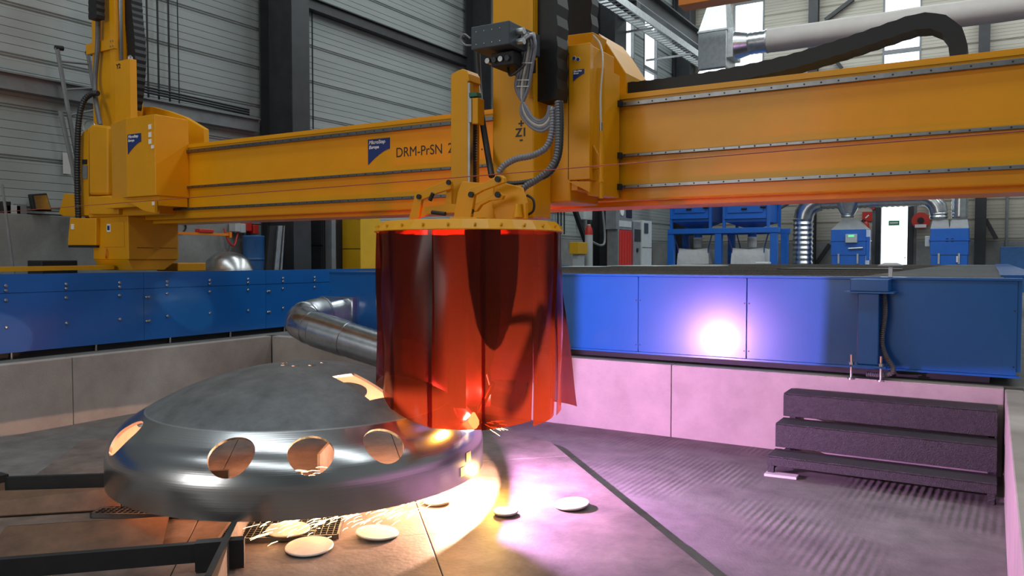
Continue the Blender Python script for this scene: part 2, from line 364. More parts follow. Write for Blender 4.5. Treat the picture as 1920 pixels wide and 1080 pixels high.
# windows: frame, transom, panes
def window(name, axis, a0, a1, z0, z1, trans):
    f = MB(); t = .05
    def bx(b, p0, p1, q0, q1, d0, d1): return b.box(XW + d0, XW + d1, p0, p1, q0, q1) if axis == 'y' else b.box(p0, p1, YB - d1, YB - d0, q0, q1)
    bx(f, a0, a0 + t, z0, z1, -.05, .06); bx(f, a1 - t, a1, z0, z1, -.05, .06); bx(f, a0 + t, a1 - t, z0, z0 + t, -.05, .06); bx(f, a0 + t, a1 - t, z1 - t, z1, -.05, .06)
    o = struct(f.build(name, 'greysteel'))
    zz = [z0 + t] + trans + [z1 - t]
    for q in trans: bx(MB(), a0 + t, a1 - t, q - .06, q + .06, -.08, .05).build('transom', 'greysteel', o)
    for i in range(len(zz) - 1): bx(MB(), a0 + t, a1 - t, zz[i] + (.06 if i else 0), zz[i + 1] - (.06 if i < len(zz) - 2 else 0), -.03, -.02).build('pane', 'glass', o)
window('window_1', 'y', LW[0][0], LW[0][1], *LWZ, [8.0]); window('window_2', 'y', LW[1][0], LW[1][1], *LWZ, [8.0])
window('window_3', 'x', W1[0], W1[1], W1[2], W1[3], [8.05]); window('window_4', 'x', W2[0], W2[1], W2[2], W2[3], [8.3])
f = MB().box(DR[0], DR[0] + .16, YB - .1, YB + .1, ZG, DR[3]).box(DR[1] - .16, DR[1], YB - .1, YB + .1, ZG, DR[3]).box(DR[0] + .16, DR[1] - .16, YB - .1, YB + .1, DR[3] - .05, DR[3])
dr = struct(f.build('door_1', 'darksteel'))
MB().box(DR[0] + .16, DR[1] - .16, YB - .02, YB, ZG + .01, DR[3] - .05).build('pane', 'glass', dr)
MB().box(DR[1] - .24, DR[1] - .2, YB - .12, YB - .02, 1.66, 1.7).build('door_handle', 'steel', dr)
MB().box(-2.9, -2.58, YB - .04, YB - .021, 2.72, 2.88).build('escape_sign', 'green_sign', dr, label='green escape sign on the door glass')
MB().box(-2.86, -2.62, YB - .045, YB - .04, 2.78, 2.83).build('sign_print', 'whiteprint', dr)

# steel columns and girts of the hall
def hcol(name, axis, a, w, d, label, z1=ZC, m='darksteel'):
    o = thing(name, label, 'column', (XW + d / 2, a, ZG) if axis == 'y' else (a, YB - d / 2, ZG), 'hall columns')
    def bx(p0, p1, q0, q1): return MB().box(XW + q0, XW + q1, p0, p1, ZG, z1) if axis == 'y' else MB().box(p0, p1, YB - q1, YB - q0, ZG, z1)
    bx(a - w / 2, a + w / 2, d - .03, d).build('front_flange', m, o); bx(a - w / 2, a + w / 2, .13, .16).build('rear_flange', m, o); bx(a - .012, a + .012, .16, d - .03).build('web', m, o)
    return o
hcol('steel_column', 'y', 8.85, .36, .85, 'dark steel column nearest the left gantry end, before the grey siding')
hcol('steel_column', 'y', 14.6, .5, .8, 'dark steel column just left of the torch column behind the grey cable box')
hcol('steel_column', 'y', 21.2, .8, .8, 'wide dark steel column behind the black vertical energy chain')
hcol('steel_column', 'y', 27.7, .55, .75, 'dark steel column in the hall corner beside the ventilation box')
hcol('steel_column', 'x', -5.25, .3, .4, 'slim dark column on the back wall above the rising energy chain')
hcol('steel_column', 'x', -.33, .3, .45, 'dark column on the back wall right of the far blue filter unit')
def girt(label, a0, a1, z0, z1, d, m):
    o = thing('wall_girt', label, 'beam', (XW + .04, (a0 + a1) / 2, z0), 'wall girts')
    MB().box(XW + .04, XW + .04 + d, a0, a1, z0, z1).build('web', m, o)
    MB().box(XW + .04, XW + .09 + d, a0, a1, z1, z1 + .02).build('flange', m, o); return o
girt('grey steel girt crossing the left siding behind the ladder', 2.6, 8.6, 3.62, 3.8, .14, 'greysteel')
girt('dark steel girt sloping across the siding bay left of the torch column', 9.1, 14.3, 5.82, 5.98, .16, 'darksteel')
girt('grey girt low behind the beam between the first two columns', 9.1, 14.3, 3.62, 3.8, .14, 'greysteel')
girt('pale girt crossing the tall windows at the hall corner', 21.7, 27.4, 7.2, 7.38, .12, 'greysteel')
for i, (ya, yb_) in enumerate(((6.744, 6.77), (6.913, 6.93), (7.079, 7.1), (7.214, 7.25))):
    names = ['leftmost of the four thin conduits hanging on the left siding', 'second of the four thin conduits on the left siding', 'third of the four thin conduits on the left siding', 'rightmost, thinnest of the four conduits on the left siding']
    tag(MB().tube([(XW + .1, ya, 11.4), (XW + .1, yb_, 3.82)], .013 if i < 3 else .008, 8).build('conduit', 'blacksteel'), names[i], 'pipe', 'conduits on the left siding')
q = at(586, 120, x=XW + .1); tag(MB().tube([(XW + .1, q.y, 11.4), (XW + .1, q.y, 3.82)], .012, 8).build('conduit', 'blacksteel'), 'single thin conduit hanging on the siding right of the first dark column', 'pipe')
for i in range(3): tag(MB().tube([(XW + .2, 6.2, 3.9 + i * .035), (XW + .2, 8.4, 3.86 + i * .035)], .015, 8).build('conduit', 'blacksteel'), ['lowest', 'middle', 'topmost'][i] + ' of three black pipes lying along the left wall girt', 'pipe', 'pipes along the girt')

# pit floor: raked concrete on the right, steel deck plates on the left, open channel between
DZ = .12                     # the deck stands a little proud of the concrete
E0 = at(1035, 830, z=DZ); E0.z = 0; ED = at(1340, 1080, z=DZ); ED.z = 0; ED = (ED - E0).normalized(); EN = Vector((ED.y, -ED.x, 0))
if EN.x > 0: EN = -EN          # towards the dished head
def ep(s, n, z=0): return tuple(E0 + ED * s + EN * n + Vector((0, 0, z)))
dk = thing('steel_deck', 'worn steel plate deck under the dished head, slag marked', 'deck', (-3.5, 3.5, 0))
smax = (.085 - E0.x) / ED.x
for i, s0 in enumerate((-1.05, .45, 1.95, 3.45)):
    for j, n0 in enumerate((0, 1.28, 2.56)):
        s1 = s0 + 1.496; n1 = n0 + 1.276
        pl = [ep(s0, n0)[:2], ep(s1, n0)[:2], ep(s1, n1)[:2], ep(s0, n1)[:2]]
        if j == 0 and i == 0: pl = [ep(-.02, 0)[:2], ep(s1, 0)[:2], ep(s1, n1)[:2], ep(-.9, n1)[:2], ep(-.9, .3)[:2]]
        if j == 0 and i == 3: pl = [ep(s0, 0)[:2], ep(smax, 0)[:2], ep(smax, n1)[:2], ep(s0, n1)[:2]]
        MB().pz(pl, .002, DZ + random.uniform(-.002, .002)).build('deck_plate', 'deck', dk, .004)

# ================================================================== RAIL AND CUTTING TABLE
rl = thing('gantry_rail', 'long blue bolted rail box along the left edge of the pit', 'rail', (-8.4, 8, ZG))
MB().box(-8.75, -8.112, .2, 15.87, .74, 1.49).build('core', 'blue', rl)
bolt = MB().lathe([(.0, -.016), (.012, -.014), (.018, -.004), (.018, 0)], (0, 0, 0), 10, 'x'); bolt_me = bolt.mesh('bolt', 'steel')
bolt2 = bolt_me
ys = [.22 + 1.74 * i for i in range(10)]
for i in range(9):
    p = MB().box(-8.112, -8.1, ys[i], ys[i + 1] - .004, .74, 1.315).build('side_panel', 'blue', rl)
    c = MB().box(-8.118, -8.096, ys[i], ys[i + 1] - .004, 1.32, 1.5).build('rail_cover', 'blue', rl)
    if ys[i] < 9:
        for k in range(3):
            yy = ys[i] + .29 + k * .58
            for z, par in ((1.39, c), (1.346, c), (1.25, p), (.99, p)):
                o = bpy.data.objects.new('bolt', bolt_me); COL.objects.link(o); o.parent = par; o.location = (-8.094 if par is c else -8.098, yy, z)
                o.rotation_euler = (0, 0, math.pi); o.matrix_parent_inverse = Matrix.Identity(4)
        for z in (1.22, .95):
            for dy in (-.018, .018):
                o = bpy.data.objects.new('bolt', bolt_me); COL.objects.link(o); o.parent = p; o.location = (-8.098, ys[i] + (.03 if dy > 0 else .06), z); o.rotation_euler = (0, 0, math.pi)
    for dy in (.35, 1.2):
        MB().tube([(-8.14, ys[i] + dy, ZG), (-8.14, ys[i] + dy, .745)], .012, 8).build('levelling_bolt', 'steel', rl)
MB().box(-8.7, -8.16, .2, 15.87, ZG, .735).build('grout_bed', 'blacksteel', rl)
MB().prism([(-8.72, 1.2, 1.5), (-8.42, 1.2, 1.5), (-8.42, 1.2, 1.545), (-8.72, 1.2, 1.545)], (0, 4.1, .03)).build('track_cover', 'yellow', rl)
MB().box(-8.7, -8.3, 6.02, 6.42, 1.5, 1.6).build('end_stop', 'yellow', rl, .01)

tb = thing('cutting_table', 'large blue steel cutting table behind the pit, slatted top', 'table', (-3, 12, ZG))
TX0, TX1, TY0, TY1 = -6.956, .2, 7.16, 23.0
MB().box(TX0 + .02, TX1, TY0 + .012, TY0 + .1, .78, 1.49).box(TX0, TX0 + .1, TY0 + .1, TY1, .78, 1.49).box(TX1 - .1, TX1, TY0 + .1, TY1, .78, 1.49).box(TX0, TX1, TY1 - .1, TY1, .78, 1.49).build('tub', 'blue', tb)
MB().box(TX0 + .1, TX1 - .1, TY0 + .1, TY1 - .1, .78, .84).build('tub_bottom', 'mesh', tb)
seams = [TX0, -4.99, -2.911, -1.874, .175]
for i in range(4):
    p = MB().box(seams[i] + .003, seams[i + 1] - .003, TY0, TY0 + .012, .752, 1.478).build('front_panel', 'blue', tb, .003)
    for sx in (seams[i] + .02, seams[i + 1] - .02):
        for z in (.82, 1.25): MB().cyl((sx, TY0 - .001, z), .006, -.004, .002, 8, 'y').build('rivet', 'blackprint', p)
MB().box(TX0, TX1, TY0 - .012, TY0 + .13, 1.478, 1.5).build('rim', 'blue', tb, .004)
MB().box(.06, .34, TY0 + .4, TY1, 1.495, 1.52).build('side_rim', 'blue', tb, .004)
MB().box(TX0, TX1, TY0 - .02, TY0 + .02, .735, .752).build('bottom_edge', 'blue', tb)
MB().box(TX0 + .2, TX1 - .2, TY0 + .1, TY0 + .5, ZG, .76).build('plinth', 'blacksteel', tb)
b = MB(); y = TY0 + .2
while y < TY1 - .2:
    b.box(TX0 + .11, -.95, y, y + .012, 1.36, 1.497 + random.uniform(-.012, .006)); y += .06
s = b.build('slat', 'mesh', tb); s['kind'] = 'stuff'
b = MB(); y = TY0 + .16
while y < TY1 - .5:
    b.box(-.93, TX1 - .12, y, y + .014, 1.44, 1.502); y += .1
x = -.93
while x < TX1 - .15: b.box(x, x + .012, TY0 + .14, TY1 - .5, 1.44, 1.5); x += .09
s = b.build('grating', 'greysteel', tb); s['kind'] = 'stuff'
# table leg with bracket
MB().box(-.985, -.7, 6.93, TY0, 1.385, 1.485).build('bracket_box', 'blue', tb, .006)
MB().box(-1.03, -.66, 6.9, TY0, 1.372, 1.385).build('bracket_plate', 'blue', tb)
MB().box(-.93, -.77, 6.96, TY0, .79, 1.372).build('leg', 'blue', tb, .008)
MB().box(-.985, -.71, 6.91, 7.14, .772, .79).build('foot_plate', 'blue', tb)
for x in (-.965, -.745):
    MB().tube([(x, 6.925, ZG), (x, 6.925, .87)], .011, 10).build('foot_bolt', 'steel', tb)
    MB().cyl((x, 6.925, .79), .024, 0, .022, 6).build('nut', 'steel', tb); MB().cyl((x, 6.925, ZG), .03, 0, .012, 12).build('foot_pad', 'steel', tb)
P, rad = ribbed(smooth_path([(-.745, 7.06, 1.37), (-.735, 7.04, 1.2), (-.755, 7.05, .98), (-.72, 7.03, .86), (-.66, 6.98, .76), (-.72, 6.98, .715), (-.86, 7.0, .71)], 8), .02, .016, .003)
tag(MB().tube(P, rad, 10).build('flexible_hose', 'hosegrey'), 'corrugated grey hose hanging down beside the blue table leg', 'hose')
# oddments on the table top
for i, (x0, x1, y0, y1, rz) in enumerate(((-6.6, -5.9, 12.4, 13.4, .2), (-6.2, -5.2, 13.8, 14.9, -.15), (-5.3, -4.4, 14.4, 15.6, .1))):
    a, c = Vector(((x0 + x1) / 2, (y0 + y1) / 2)), (x1 - x0) / 2; d = (y1 - y0) / 2
    R2 = Matrix.Rotation(rz, 2)
    tag(MB().pz([tuple(a + R2 @ Vector(q)) for q in ((-c, -d), (c, -d), (c, d), (-c, d))], 1.506, 1.512 + i * .008).build('sheet_offcut', 'cream'),
        ['pale sheet offcut on the table, leftmost under the big bags', 'pale sheet offcut in the middle, before the left big bag', 'pale sheet offcut nearest the right big bag'][i], 'sheet', 'offcuts on the table')
tag(MB().pz([(-2.6, 11.5), (-1.0, 11.5), (-1.1, 12.6), (-2.6, 12.8)], 1.504, 1.513).build('steel_sheet', 'blacksteel'), 'thin dark steel sheet lying on the table before the bright door', 'sheet')
st = thing('sensor_post', 'small grey post with a flat octagonal cap at the table edge', 'post', (-.72, 7.3, 1.5))
MB().box(-.735, -.705, 7.24, 7.27, 1.49, 1.59).build('stem', 'galvdull', st)
MB().lathe([(.1, 0), (.1, .01), (.05, .03)], (-.72, 7.255, 1.585), 8).build('cap', 'greysteel', st)

# ================================================================== STEPS
sp = thing('steel_steps', 'dark tread-plate steps with three treads in the pit corner', 'steps', (-.7, 6.55, 0))
SY = [6.15, 6.42, 6.69, 6.97]; SZ = [.15, .35, .55]
for k in range(3):
    MB().box(-1.445, .055, SY[k], SY[k + 1], SZ[k] - .012, SZ[k]).build('tread', 'tread', sp, .006)
    MB().box(-1.445, .055, SY[k], SY[k] + .01, SZ[k] - (.075 if k == 0 else .19), SZ[k] - .012).build('riser', 'tread', sp, .003)
MB().px([(6.16, .04), (6.2, .0), (6.2, .09), (6.96, .09), (6.96, .53), (6.7, .53), (6.7, .33), (6.43, .33), (6.43, .135), (6.16, .135)], .04, .052).build('side_plate', 'tread', sp)
for x in (-1.44, .0):
    MB().box(x, x + .045, 6.155, 6.2, 0, .137).build('leg', 'tread', sp); MB().box(x, x + .045, 6.91, 6.955, 0, .537).build('leg', 'tread', sp)
MB().box(-1.43, -1.39, 6.2, 6.91, .05, .09).build('stretcher', 'tread', sp)
tag(MB().pz([(-1.45, 6.09), (-1.22, 6.11), (-1.22, 6.2), (-1.45, 6.19)], .002, .02).build('wood_shim', 'paper'), 'small pale wooden shim at the foot of the dark steps', 'shim')

# ================================================================== DISHED HEAD
DC = Vector((-3.9, 3.77, .289)); DD, DH, CR, KR = 2.38, .134, .824, .11
def head_profile(D, h, Rc, k, r):
    c = math.sqrt((Rc - k) ** 2 - (r - k) ** 2); th = math.asin((r - k) / (Rc - k)); p = [(r, 0), (r, h * .5), (r, h)]
    for i in range(1, 15):
        a = (math.pi / 2 - th) * i / 14; p.append((r - k + k * math.cos(a), h + k * math.sin(a)))
    for i in range(1, 25):
        a = th * (1 - i / 24); p.append((max(Rc * math.sin(a), .004), h - c + Rc * math.cos(a)))
    return p
_r = DD / 2; _k = KR * DD; _R = CR * DD; TH = .018
_c = math.sqrt((_R - _k) ** 2 - (_r - _k) ** 2); _rt = (_r - _k) * _R / (_R - _k)
def dome_z(x, y):
    q = math.hypot(x - DC.x, y - DC.y)
    if q < _rt: return DC.z + DH - _c + math.sqrt(_R * _R - q * q)
    if q <= _r: return DC.z + DH + math.sqrt(max(_k * _k - (q - _r + _k) ** 2, 0))
    return 0
def dome_pn(rad, az):
    a = math.radians(az); x = DC.x + rad * math.cos(a); y = DC.y + rad * math.sin(a); z = dome_z(x, y)
    if rad < _rt: n = Vector((x - DC.x, y - DC.y, z - (DC.z + DH - _c))).normalized()
    else: n = Vector(((rad - _r + _k) * math.cos(a), (rad - _r + _k) * math.sin(a), z - DC.z - DH)).normalized()
    return Vector((x, y, z)), n
outer = head_profile(DD, DH, _R, _k, _r); inner = head_profile(DD, DH, _R - TH, _k - TH, _r - TH)
b = MB(); NS = 144
prof = outer + inner[::-1]
b.lathe(prof, (0, 0, 0), NS, close=True)
dome_src = b.build('dome_src', 'dome')
HOLES = [(1.10, -112, .125), (1.104, -63.9, .125), (1.104, -42.3, .122), (1.098, -21.0, .118), (1.10, 116, .125), (1.10, 160, .125), (1.10, -156, .125)]
for a in (-156, -109, -68, -20, 40): HOLES.append((.13, a, .026))
b = MB()
for rad, az, hr in HOLES:
    p, n = dome_pn(rad, az); p = p - DC
    b.tube([p - n * .1, p + n * .12], hr, 40)
# rectangular cut-out high on the crown
p, n = dome_pn(.585, -7.5); p = p - DC; e1 = Vector((0, 0, 1)).cross(n).normalized(); e2 = n.cross(e1)
b.prism([p - n * .1 + e1 * i * .088 + e2 * j * .185 for i, j in ((-1, -1), (1, -1), (1, 1), (-1, 1))], n * .22)
cut = b.build('cutter', 'dome')
md = dome_src.modifiers.new('cut', 'BOOLEAN'); md.object = cut; md.operation = 'DIFFERENCE'; md.solver = 'EXACT'
dg = bpy.context.evaluated_depsgraph_get(); me = bpy.data.meshes.new_from_object(dome_src.evaluated_get(dg))
bpy.data.objects.remove(dome_src); bpy.data.objects.remove(cut)
for pl in me.polygons: pl.use_smooth = True
me.materials.append(M['domein'])
for pl in me.polygons:                      # the unground inside has its own rusty look
    q = pl.center; ro = math.hypot(q.x, q.y)
    if q.z < DH: ins = ro < _r - TH * .6
    elif ro < _rt - .01: ins = (q - Vector((0, 0, DH - _c))).length < _R - TH * .6
    else: ins = math.hypot(ro - (_r - _k), q.z - DH) < _k - TH * .6
    pl.material_index = 1 if ins else 0
me.set_sharp_from_angle(angle=math.radians(32)); me.name = 'dished_head'
dome = bpy.data.objects.new('dished_head', me); dome.location = DC; COL.objects.link(dome); LOC[dome.name] = Vector((0, 0, 0))
tag(dome, 'large domed steel tank head with round cut holes and a ground knuckle', 'tank head')
def flange_patch(a0, a1, z0, z1):
    b = MB(); V = []
    for i in range(5):
        a = math.radians(a0 + (a1 - a0) * i / 4)
        for z in (z0, z1): V.append(((_r + .0025) * math.cos(a), (_r + .0025) * math.sin(a), z))
    b.add(V, [(2 * i, 2 * i + 2, 2 * i + 3, 2 * i + 1) for i in range(4)])
    o = b.build('paper_label', 'galvdull'); o.parent = dome; o['label'] = 'pale rectangular sticker on the flange'; return o
flange_patch(9.3, 12.6, .115, .175); flange_patch(5.6, 9.2, .045, .1)

# cut-out discs on the deck
disc_prof = [(.0, .014), (.06, .017), (.122, .012), (.125, .006), (.122, 0), (.0, .004)]
dme = MB().lathe([(.004, .018), (.06, .017), (.121, .013), (.125, .008), (.121, .001), (.06, .004), (.004, .005)], (0, 0, 0), 40).mesh('cutout_disc', 'cast')
for (px_, py_, tx, ty, s, lb) in ((580, 1024, .05, .03, 1.0, 'bright steel disc nearest the camera, left of the two under the head'),
                              (707, 998, -.05, .06, .95, 'bright steel disc on the deck right of the nearest one'),
                              (540, 998, .0, .02, .95, 'shaded steel disc on the grating under the head'),
                              (948, 958, .02, .0, .6, 'small yellow-lit steel disc between the two colours of light'),
                              (1072, 944, .07, -.06, .88, 'violet-lit steel disc farthest right on the deck'),
                              (820, 937, .1, .0, .7, 'steel disc in the glare below the plasma arc')):
    q = at(px_, py_, z=DZ + .02); o = bpy.data.objects.new('cutout_disc', dme); COL.objects.link(o); o.location = (q.x, q.y, DZ + (.03 if px_ == 540 else .012)); o.rotation_euler = (tx, ty, 0); o.scale = (s, s, 1)
    tag(o, lb, 'disc', 'cut-out steel discs on the deck')

# supports under the head
def plate(a, b_, z0, z1, t):
    a = Vector(a); b_ = Vector(b_); d = (b_ - a).normalized(); n = Vector((-d.y, d.x)) * t / 2
    return MB().pz([tuple(a + n), tuple(b_ + n), tuple(b_ - n), tuple(a - n)], z0, z1)
sA = thing('support_bar', 'black radial support bar running out left from under the head', 'support', (-5, 2.8, 0), 'supports under the head')
plate((-6.3, 1.75), (-4.2, 3.4), .14, .285, .03).build('web', 'blacksteel', sA); plate((-6.3, 1.75), (-4.2, 3.4), DZ + .003, .14, .012).build('lower_web', 'deck', sA)
for q in ((-5.3, 2.53),): MB().box(q[0] - .05, q[0] + .05, q[1] - .05, q[1] + .05, DZ + .003, .3).build('post', 'blacksteel', sA)
sC = thing('support_bar', 'upright support plate at the near edge of the head, lit orange', 'support', (-3.3, 2.7, 0), 'supports under the head')
plate((-3.62, 3.05), (-2.86, 2.2), DZ + .003, .285, .02).build('web', 'deck', sC)
plate((-3.62, 3.05), (-2.86, 2.2), .285, .288, .03).build('cap_strip', 'blacksteel', sC)
sB = thing('support_bar', 'black tie bar across the front, ending at the upright plate', 'support', (-3.6, 2.2, 0), 'supports under the head')
plate((-4.3, 1.48), (-3.16, 2.62), .17, .262, .04).build('web', 'blacksteel', sB); plate((-3.3, 2.47), (-3.14, 2.63), .13, .27, .06).build('end_block', 'blacksteel', sB)
plate((-4.35, 1.5), (-3.75, 1.75), .125, .2, .1).build('shoe', 'blacksteel', sB)
sD = thing('support_bar', 'steel support plate under the far side of the head', 'support', (-4.2, 4.6, 0), 'supports under the head')
plate((-4.0, 4.0), (-4.5, 4.78), DZ + .003, .285, .02).build('web', 'deck', sD)
# folded chute sheets between the bars
def chute(pts, th, label):
    b = MB(); b.prism([Vector(p) for p in pts], (0, 0, -th)); return tag(b.build('chute_sheet', 'chute'), label, 'sheet', 'chute sheets under the head')
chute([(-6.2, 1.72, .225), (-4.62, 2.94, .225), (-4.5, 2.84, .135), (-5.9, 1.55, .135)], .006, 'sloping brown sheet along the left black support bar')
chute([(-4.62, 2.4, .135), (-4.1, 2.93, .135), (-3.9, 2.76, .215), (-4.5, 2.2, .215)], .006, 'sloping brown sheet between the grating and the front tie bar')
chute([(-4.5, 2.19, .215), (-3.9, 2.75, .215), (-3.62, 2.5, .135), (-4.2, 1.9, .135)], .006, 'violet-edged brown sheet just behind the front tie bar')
def grating(x0, y0, az, L, Wd, label):
    c = math.cos(math.radians(az)); s_ = math.sin(math.radians(az)); T = Matrix(((c, -s_, 0, x0), (s_, c, 0, y0), (0, 0, 1, 0), (0, 0, 0, 1)))
    t = thing('floor_grating', label, 'grating', (x0, y0, 0), 'gratings under the head')
    def put(b, name):
        me = b.mesh(name, 'rail'); me.transform(T); return link(name, me, t)
    b = MB(); n = int(L / .033)
    for i in range(n + 1): b.box(i * .033, i * .033 + .004, 0, Wd, DZ + .003, DZ + .027)
    put(b, 'bearing_bars')['kind'] = 'stuff'
    b = MB()
    for i in range(int(Wd / .033) + 1): b.box(0, L, i * .033, i * .033 + .003, DZ + .011, DZ + .027)
    put(b, 'cross_bars')['kind'] = 'stuff'
    put(MB().box(-.01, 0, -.01, Wd + .01, DZ + .003, DZ + .029).box(L, L + .01, -.01, Wd + .01, DZ + .003, DZ + .029).box(-.01, L + .01, -.01, 0, DZ + .003, DZ + .029).box(-.01, L + .01, Wd, Wd + .01, DZ + .003, DZ + .029), 'frame')
grating(-4.52, 2.68, 30, .75, .55, 'lit steel grating left of the near support plate')
grating(-3.52, 2.78, 38, .62, .62, 'lit steel grating right of the near support plate, below the sparks')

# ================================================================== PLASMA ARC
ARC, AN = dome_pn(1.139, 22.8)
arc_o = MB().lathe([(.002, -.048), (.022, -.038), (.036, -.014), (.036, .01), (.024, .034), (.008, .062)], ARC + AN * .012 + Vector((0, 0, .012)), 16).build('plasma_arc', 'plasma')
tag(arc_o, 'blinding white plasma arc on the shoulder of the steel head', 'plasma arc')
def point(name, loc, e, col, r):
    d = bpy.data.lights.new(name, 'POINT'); d.energy = e; d.color = col; d.shadow_soft_size = r
    o = bpy.data.objects.new(name, d); o.location = loc; COL.objects.link(o); return o
VA, VN = dome_pn(1.10, 31)
point('plasma_arc_light', VA + VN * .014, 540, (.86, .42, 1.0), .01)
point('plasma_jet_light', (-2.938, 4.281, .408), 270, (1, .56, .38), .012)
point('curtain_fill_light', ARC + Vector((.1, -.3, .1)), 26, (1, .42, .06), .03)  # added fill lamp, grades the front curtain strips towards orange
point('spark_light', (-2.72, 4.28, .28), 15, (1, .58, .1), .03)
b = MB()
for i in range(420):
    a = math.radians(random.uniform(186, 268)); L0 = .05 + 1.25 * random.random() ** .8; ln = random.uniform(.03, .13)
    d = Vector((math.cos(a), math.sin(a), random.uniform(-.12, .03))).normalized(); p = Vector((-2.86, 4.1, .2)) + d * L0; p.z = random.uniform(.135, .25)
    if math.hypot(p.x - DC.x, p.y - DC.y) > 1.13: continue
    r_ = random.uniform(.0007, .0016)
    b.tube([p, p + d * ln * .6, p + d * ln + Vector((0, 0, -.008))], [r_, r_ * 1.4, r_ * .4], 4, True)
for i in range(16):
    a = math.radians(random.uniform(-30, 60)); d = Vector((math.cos(a), math.sin(a), random.uniform(-.5, .1))).normalized(); p = ARC + AN * .05 + d * random.uniform(.03, .2)
    b.tube([p, p + d * random.uniform(.02, .07)], [.0012, .0005], 4)
tag(b.build('spark_shower', 'spark'), 'orange sparks streaking out from under the cut in the steel head', 'sparks', kind='stuff')

# ================================================================== FUME DUCT FROM THE TABLE INTO THE PIT
fd = thing('fume_duct', 'galvanised spiral duct bending from the blue table down behind the head', 'duct', (-5.6, 6.6, 0))
MB().box(-7.06, -6.52, 7.1, 7.158, .82, 1.19).build('flange', 'galv', fd)
ring = []; sq = []
NN = 32; V = []; CF = Vector((-6.79, 0, 1.0))
for k in range(NN):
    a = 2 * math.pi * k / NN + math.pi / NN; cx_, cz_ = math.cos(a), math.sin(a); mxx = max(abs(cx_) / .25, abs(cz_) / .17)
    V.append((CF.x + cx_ / mxx, 7.1, CF.z + cz_ / mxx))
for k in range(NN):
    a = 2 * math.pi * k / NN + math.pi / NN; V.append((CF.x + .185 * math.cos(a), 6.86, CF.z + .185 * math.sin(a)))
b = MB(); b.add(V, [(k, (k + 1) % NN, NN + (k + 1) % NN, NN + k) for k in range(NN)]); b.sm = True; b.build('transition', 'galv', fd)
el = [(-6.79, 6.88, 1.0), (-6.8, 6.76, .99), (-6.8, 6.62, .965), (-6.74, 6.5, .935), (-6.6, 6.44, .895), (-6.44, 6.44, .855)]
sg = smooth_path(el, 6)
b = MB(); b.tube(sg, .19, 32); b.build('elbow', 'galv', fd)
for i in (0, 12, 20, 26): 
    q = Vector(sg[i]); t = (Vector(sg[min(i + 1, 30)]) - q).normalized(); MB().tube([q - t * .012, q + t * .012], .198, 32).build('seam_ring', 'galv', fd)
p0 = Vector((-6.44, 6.44, .855)); p1 = Vector((-3.98, 6.7, .32)); dd = (p1 - p0).normalized()
MB().tube([p0, p0 + dd * .42], .2, 32).build('coupling', 'galv', fd)
P, rad = ribbed([p0 + dd * .4, p1], .19, .075, .0035)
MB().tube(P, rad, 32).build('spiral_pipe', 'galv', fd)
# ================================================================== GANTRY
YBm = 5.5
g = thing('gantry', 'yellow machine gantry spanning the pit on the left rail', 'gantry', (-4, 5.8, 1.5))
MB().box(-8.15, 3.0, YBm, YBm + .62, 2.08, 2.87).build('beam', 'yellow', g, .012)
MB().box(-8.15, 3.0, YBm - .012, YBm, 2.83, 2.868).build('top_lip', 'yellow', g)
MB().box(-8.05, 3.0, YBm - .02, YBm, 2.425, 2.435).build('ledge', 'yellow', g)
for z, h in ((2.79, .034), (2.412, .022), (2.182, .026)):
    r_ = MB().box(-8.0, 3.0, YBm - .032, YBm, z - h / 2, z + h / 2).build('guide_rail', 'rail', g, .003)
    b = MB(); x = -7.9
    while x < .6: b.cyl((x, YBm - .0325, z), .0062, -.001, .002, 8, 'y'); x += .105
    q = b.build('rail_screws', 'blackprint', r_); q['kind'] = 'stuff'
MB().box(-8.15, 3.0, YBm + .1, YBm + .5, 2.045, 2.08).build('underside_plate', 'yellow', g)
def logo(parent, x0, y, z1, w, slant=.0, yaw=0):
    """navy flag with curved lower edge and two lines of white lettering"""
    h = w * 1.28 * .72
    pts = [(0, 0), (w, .0), (w, -w * .38)]
    for k in range(1, 7):
        t = k / 6; pts.append((w * (1 - t), -w * .38 - (w * .52) * (t ** 1.5)))
    T = Matrix.Translation((x0, y, z1)) @ Matrix.Rotation(yaw, 4, 'Z')
    b = MB(); b.prism([T @ Vector((px_, 0, pz_)) for px_, pz_ in pts], T.to_3x3() @ Vector((0, -.002, 0))); b.build('logo_flag', 'navy', parent)
    for s_, dz, sz in (('MicroStep', .17, .175), ('Europa', .335, .155)):
        p = T @ Vector((w * .05, -.003, -w * dz)); text('logo_lettering', s_, w * sz, p, 'whiteprint', parent, rot=(math.pi / 2, 0, yaw), bold=.001, shear=.2, sx=1.02)
logo(g, -4.85, YBm - .001, 2.725, .255)
for s_, x_ in (('DRM-PrSN', -4.53), ('2', -3.965), ('..', -3.63)): text('beam_lettering', s_, .12, (x_, YBm - .001, 2.545), 'blackprint', g, bold=0, sx=.93)['kind'] = 'stuff'
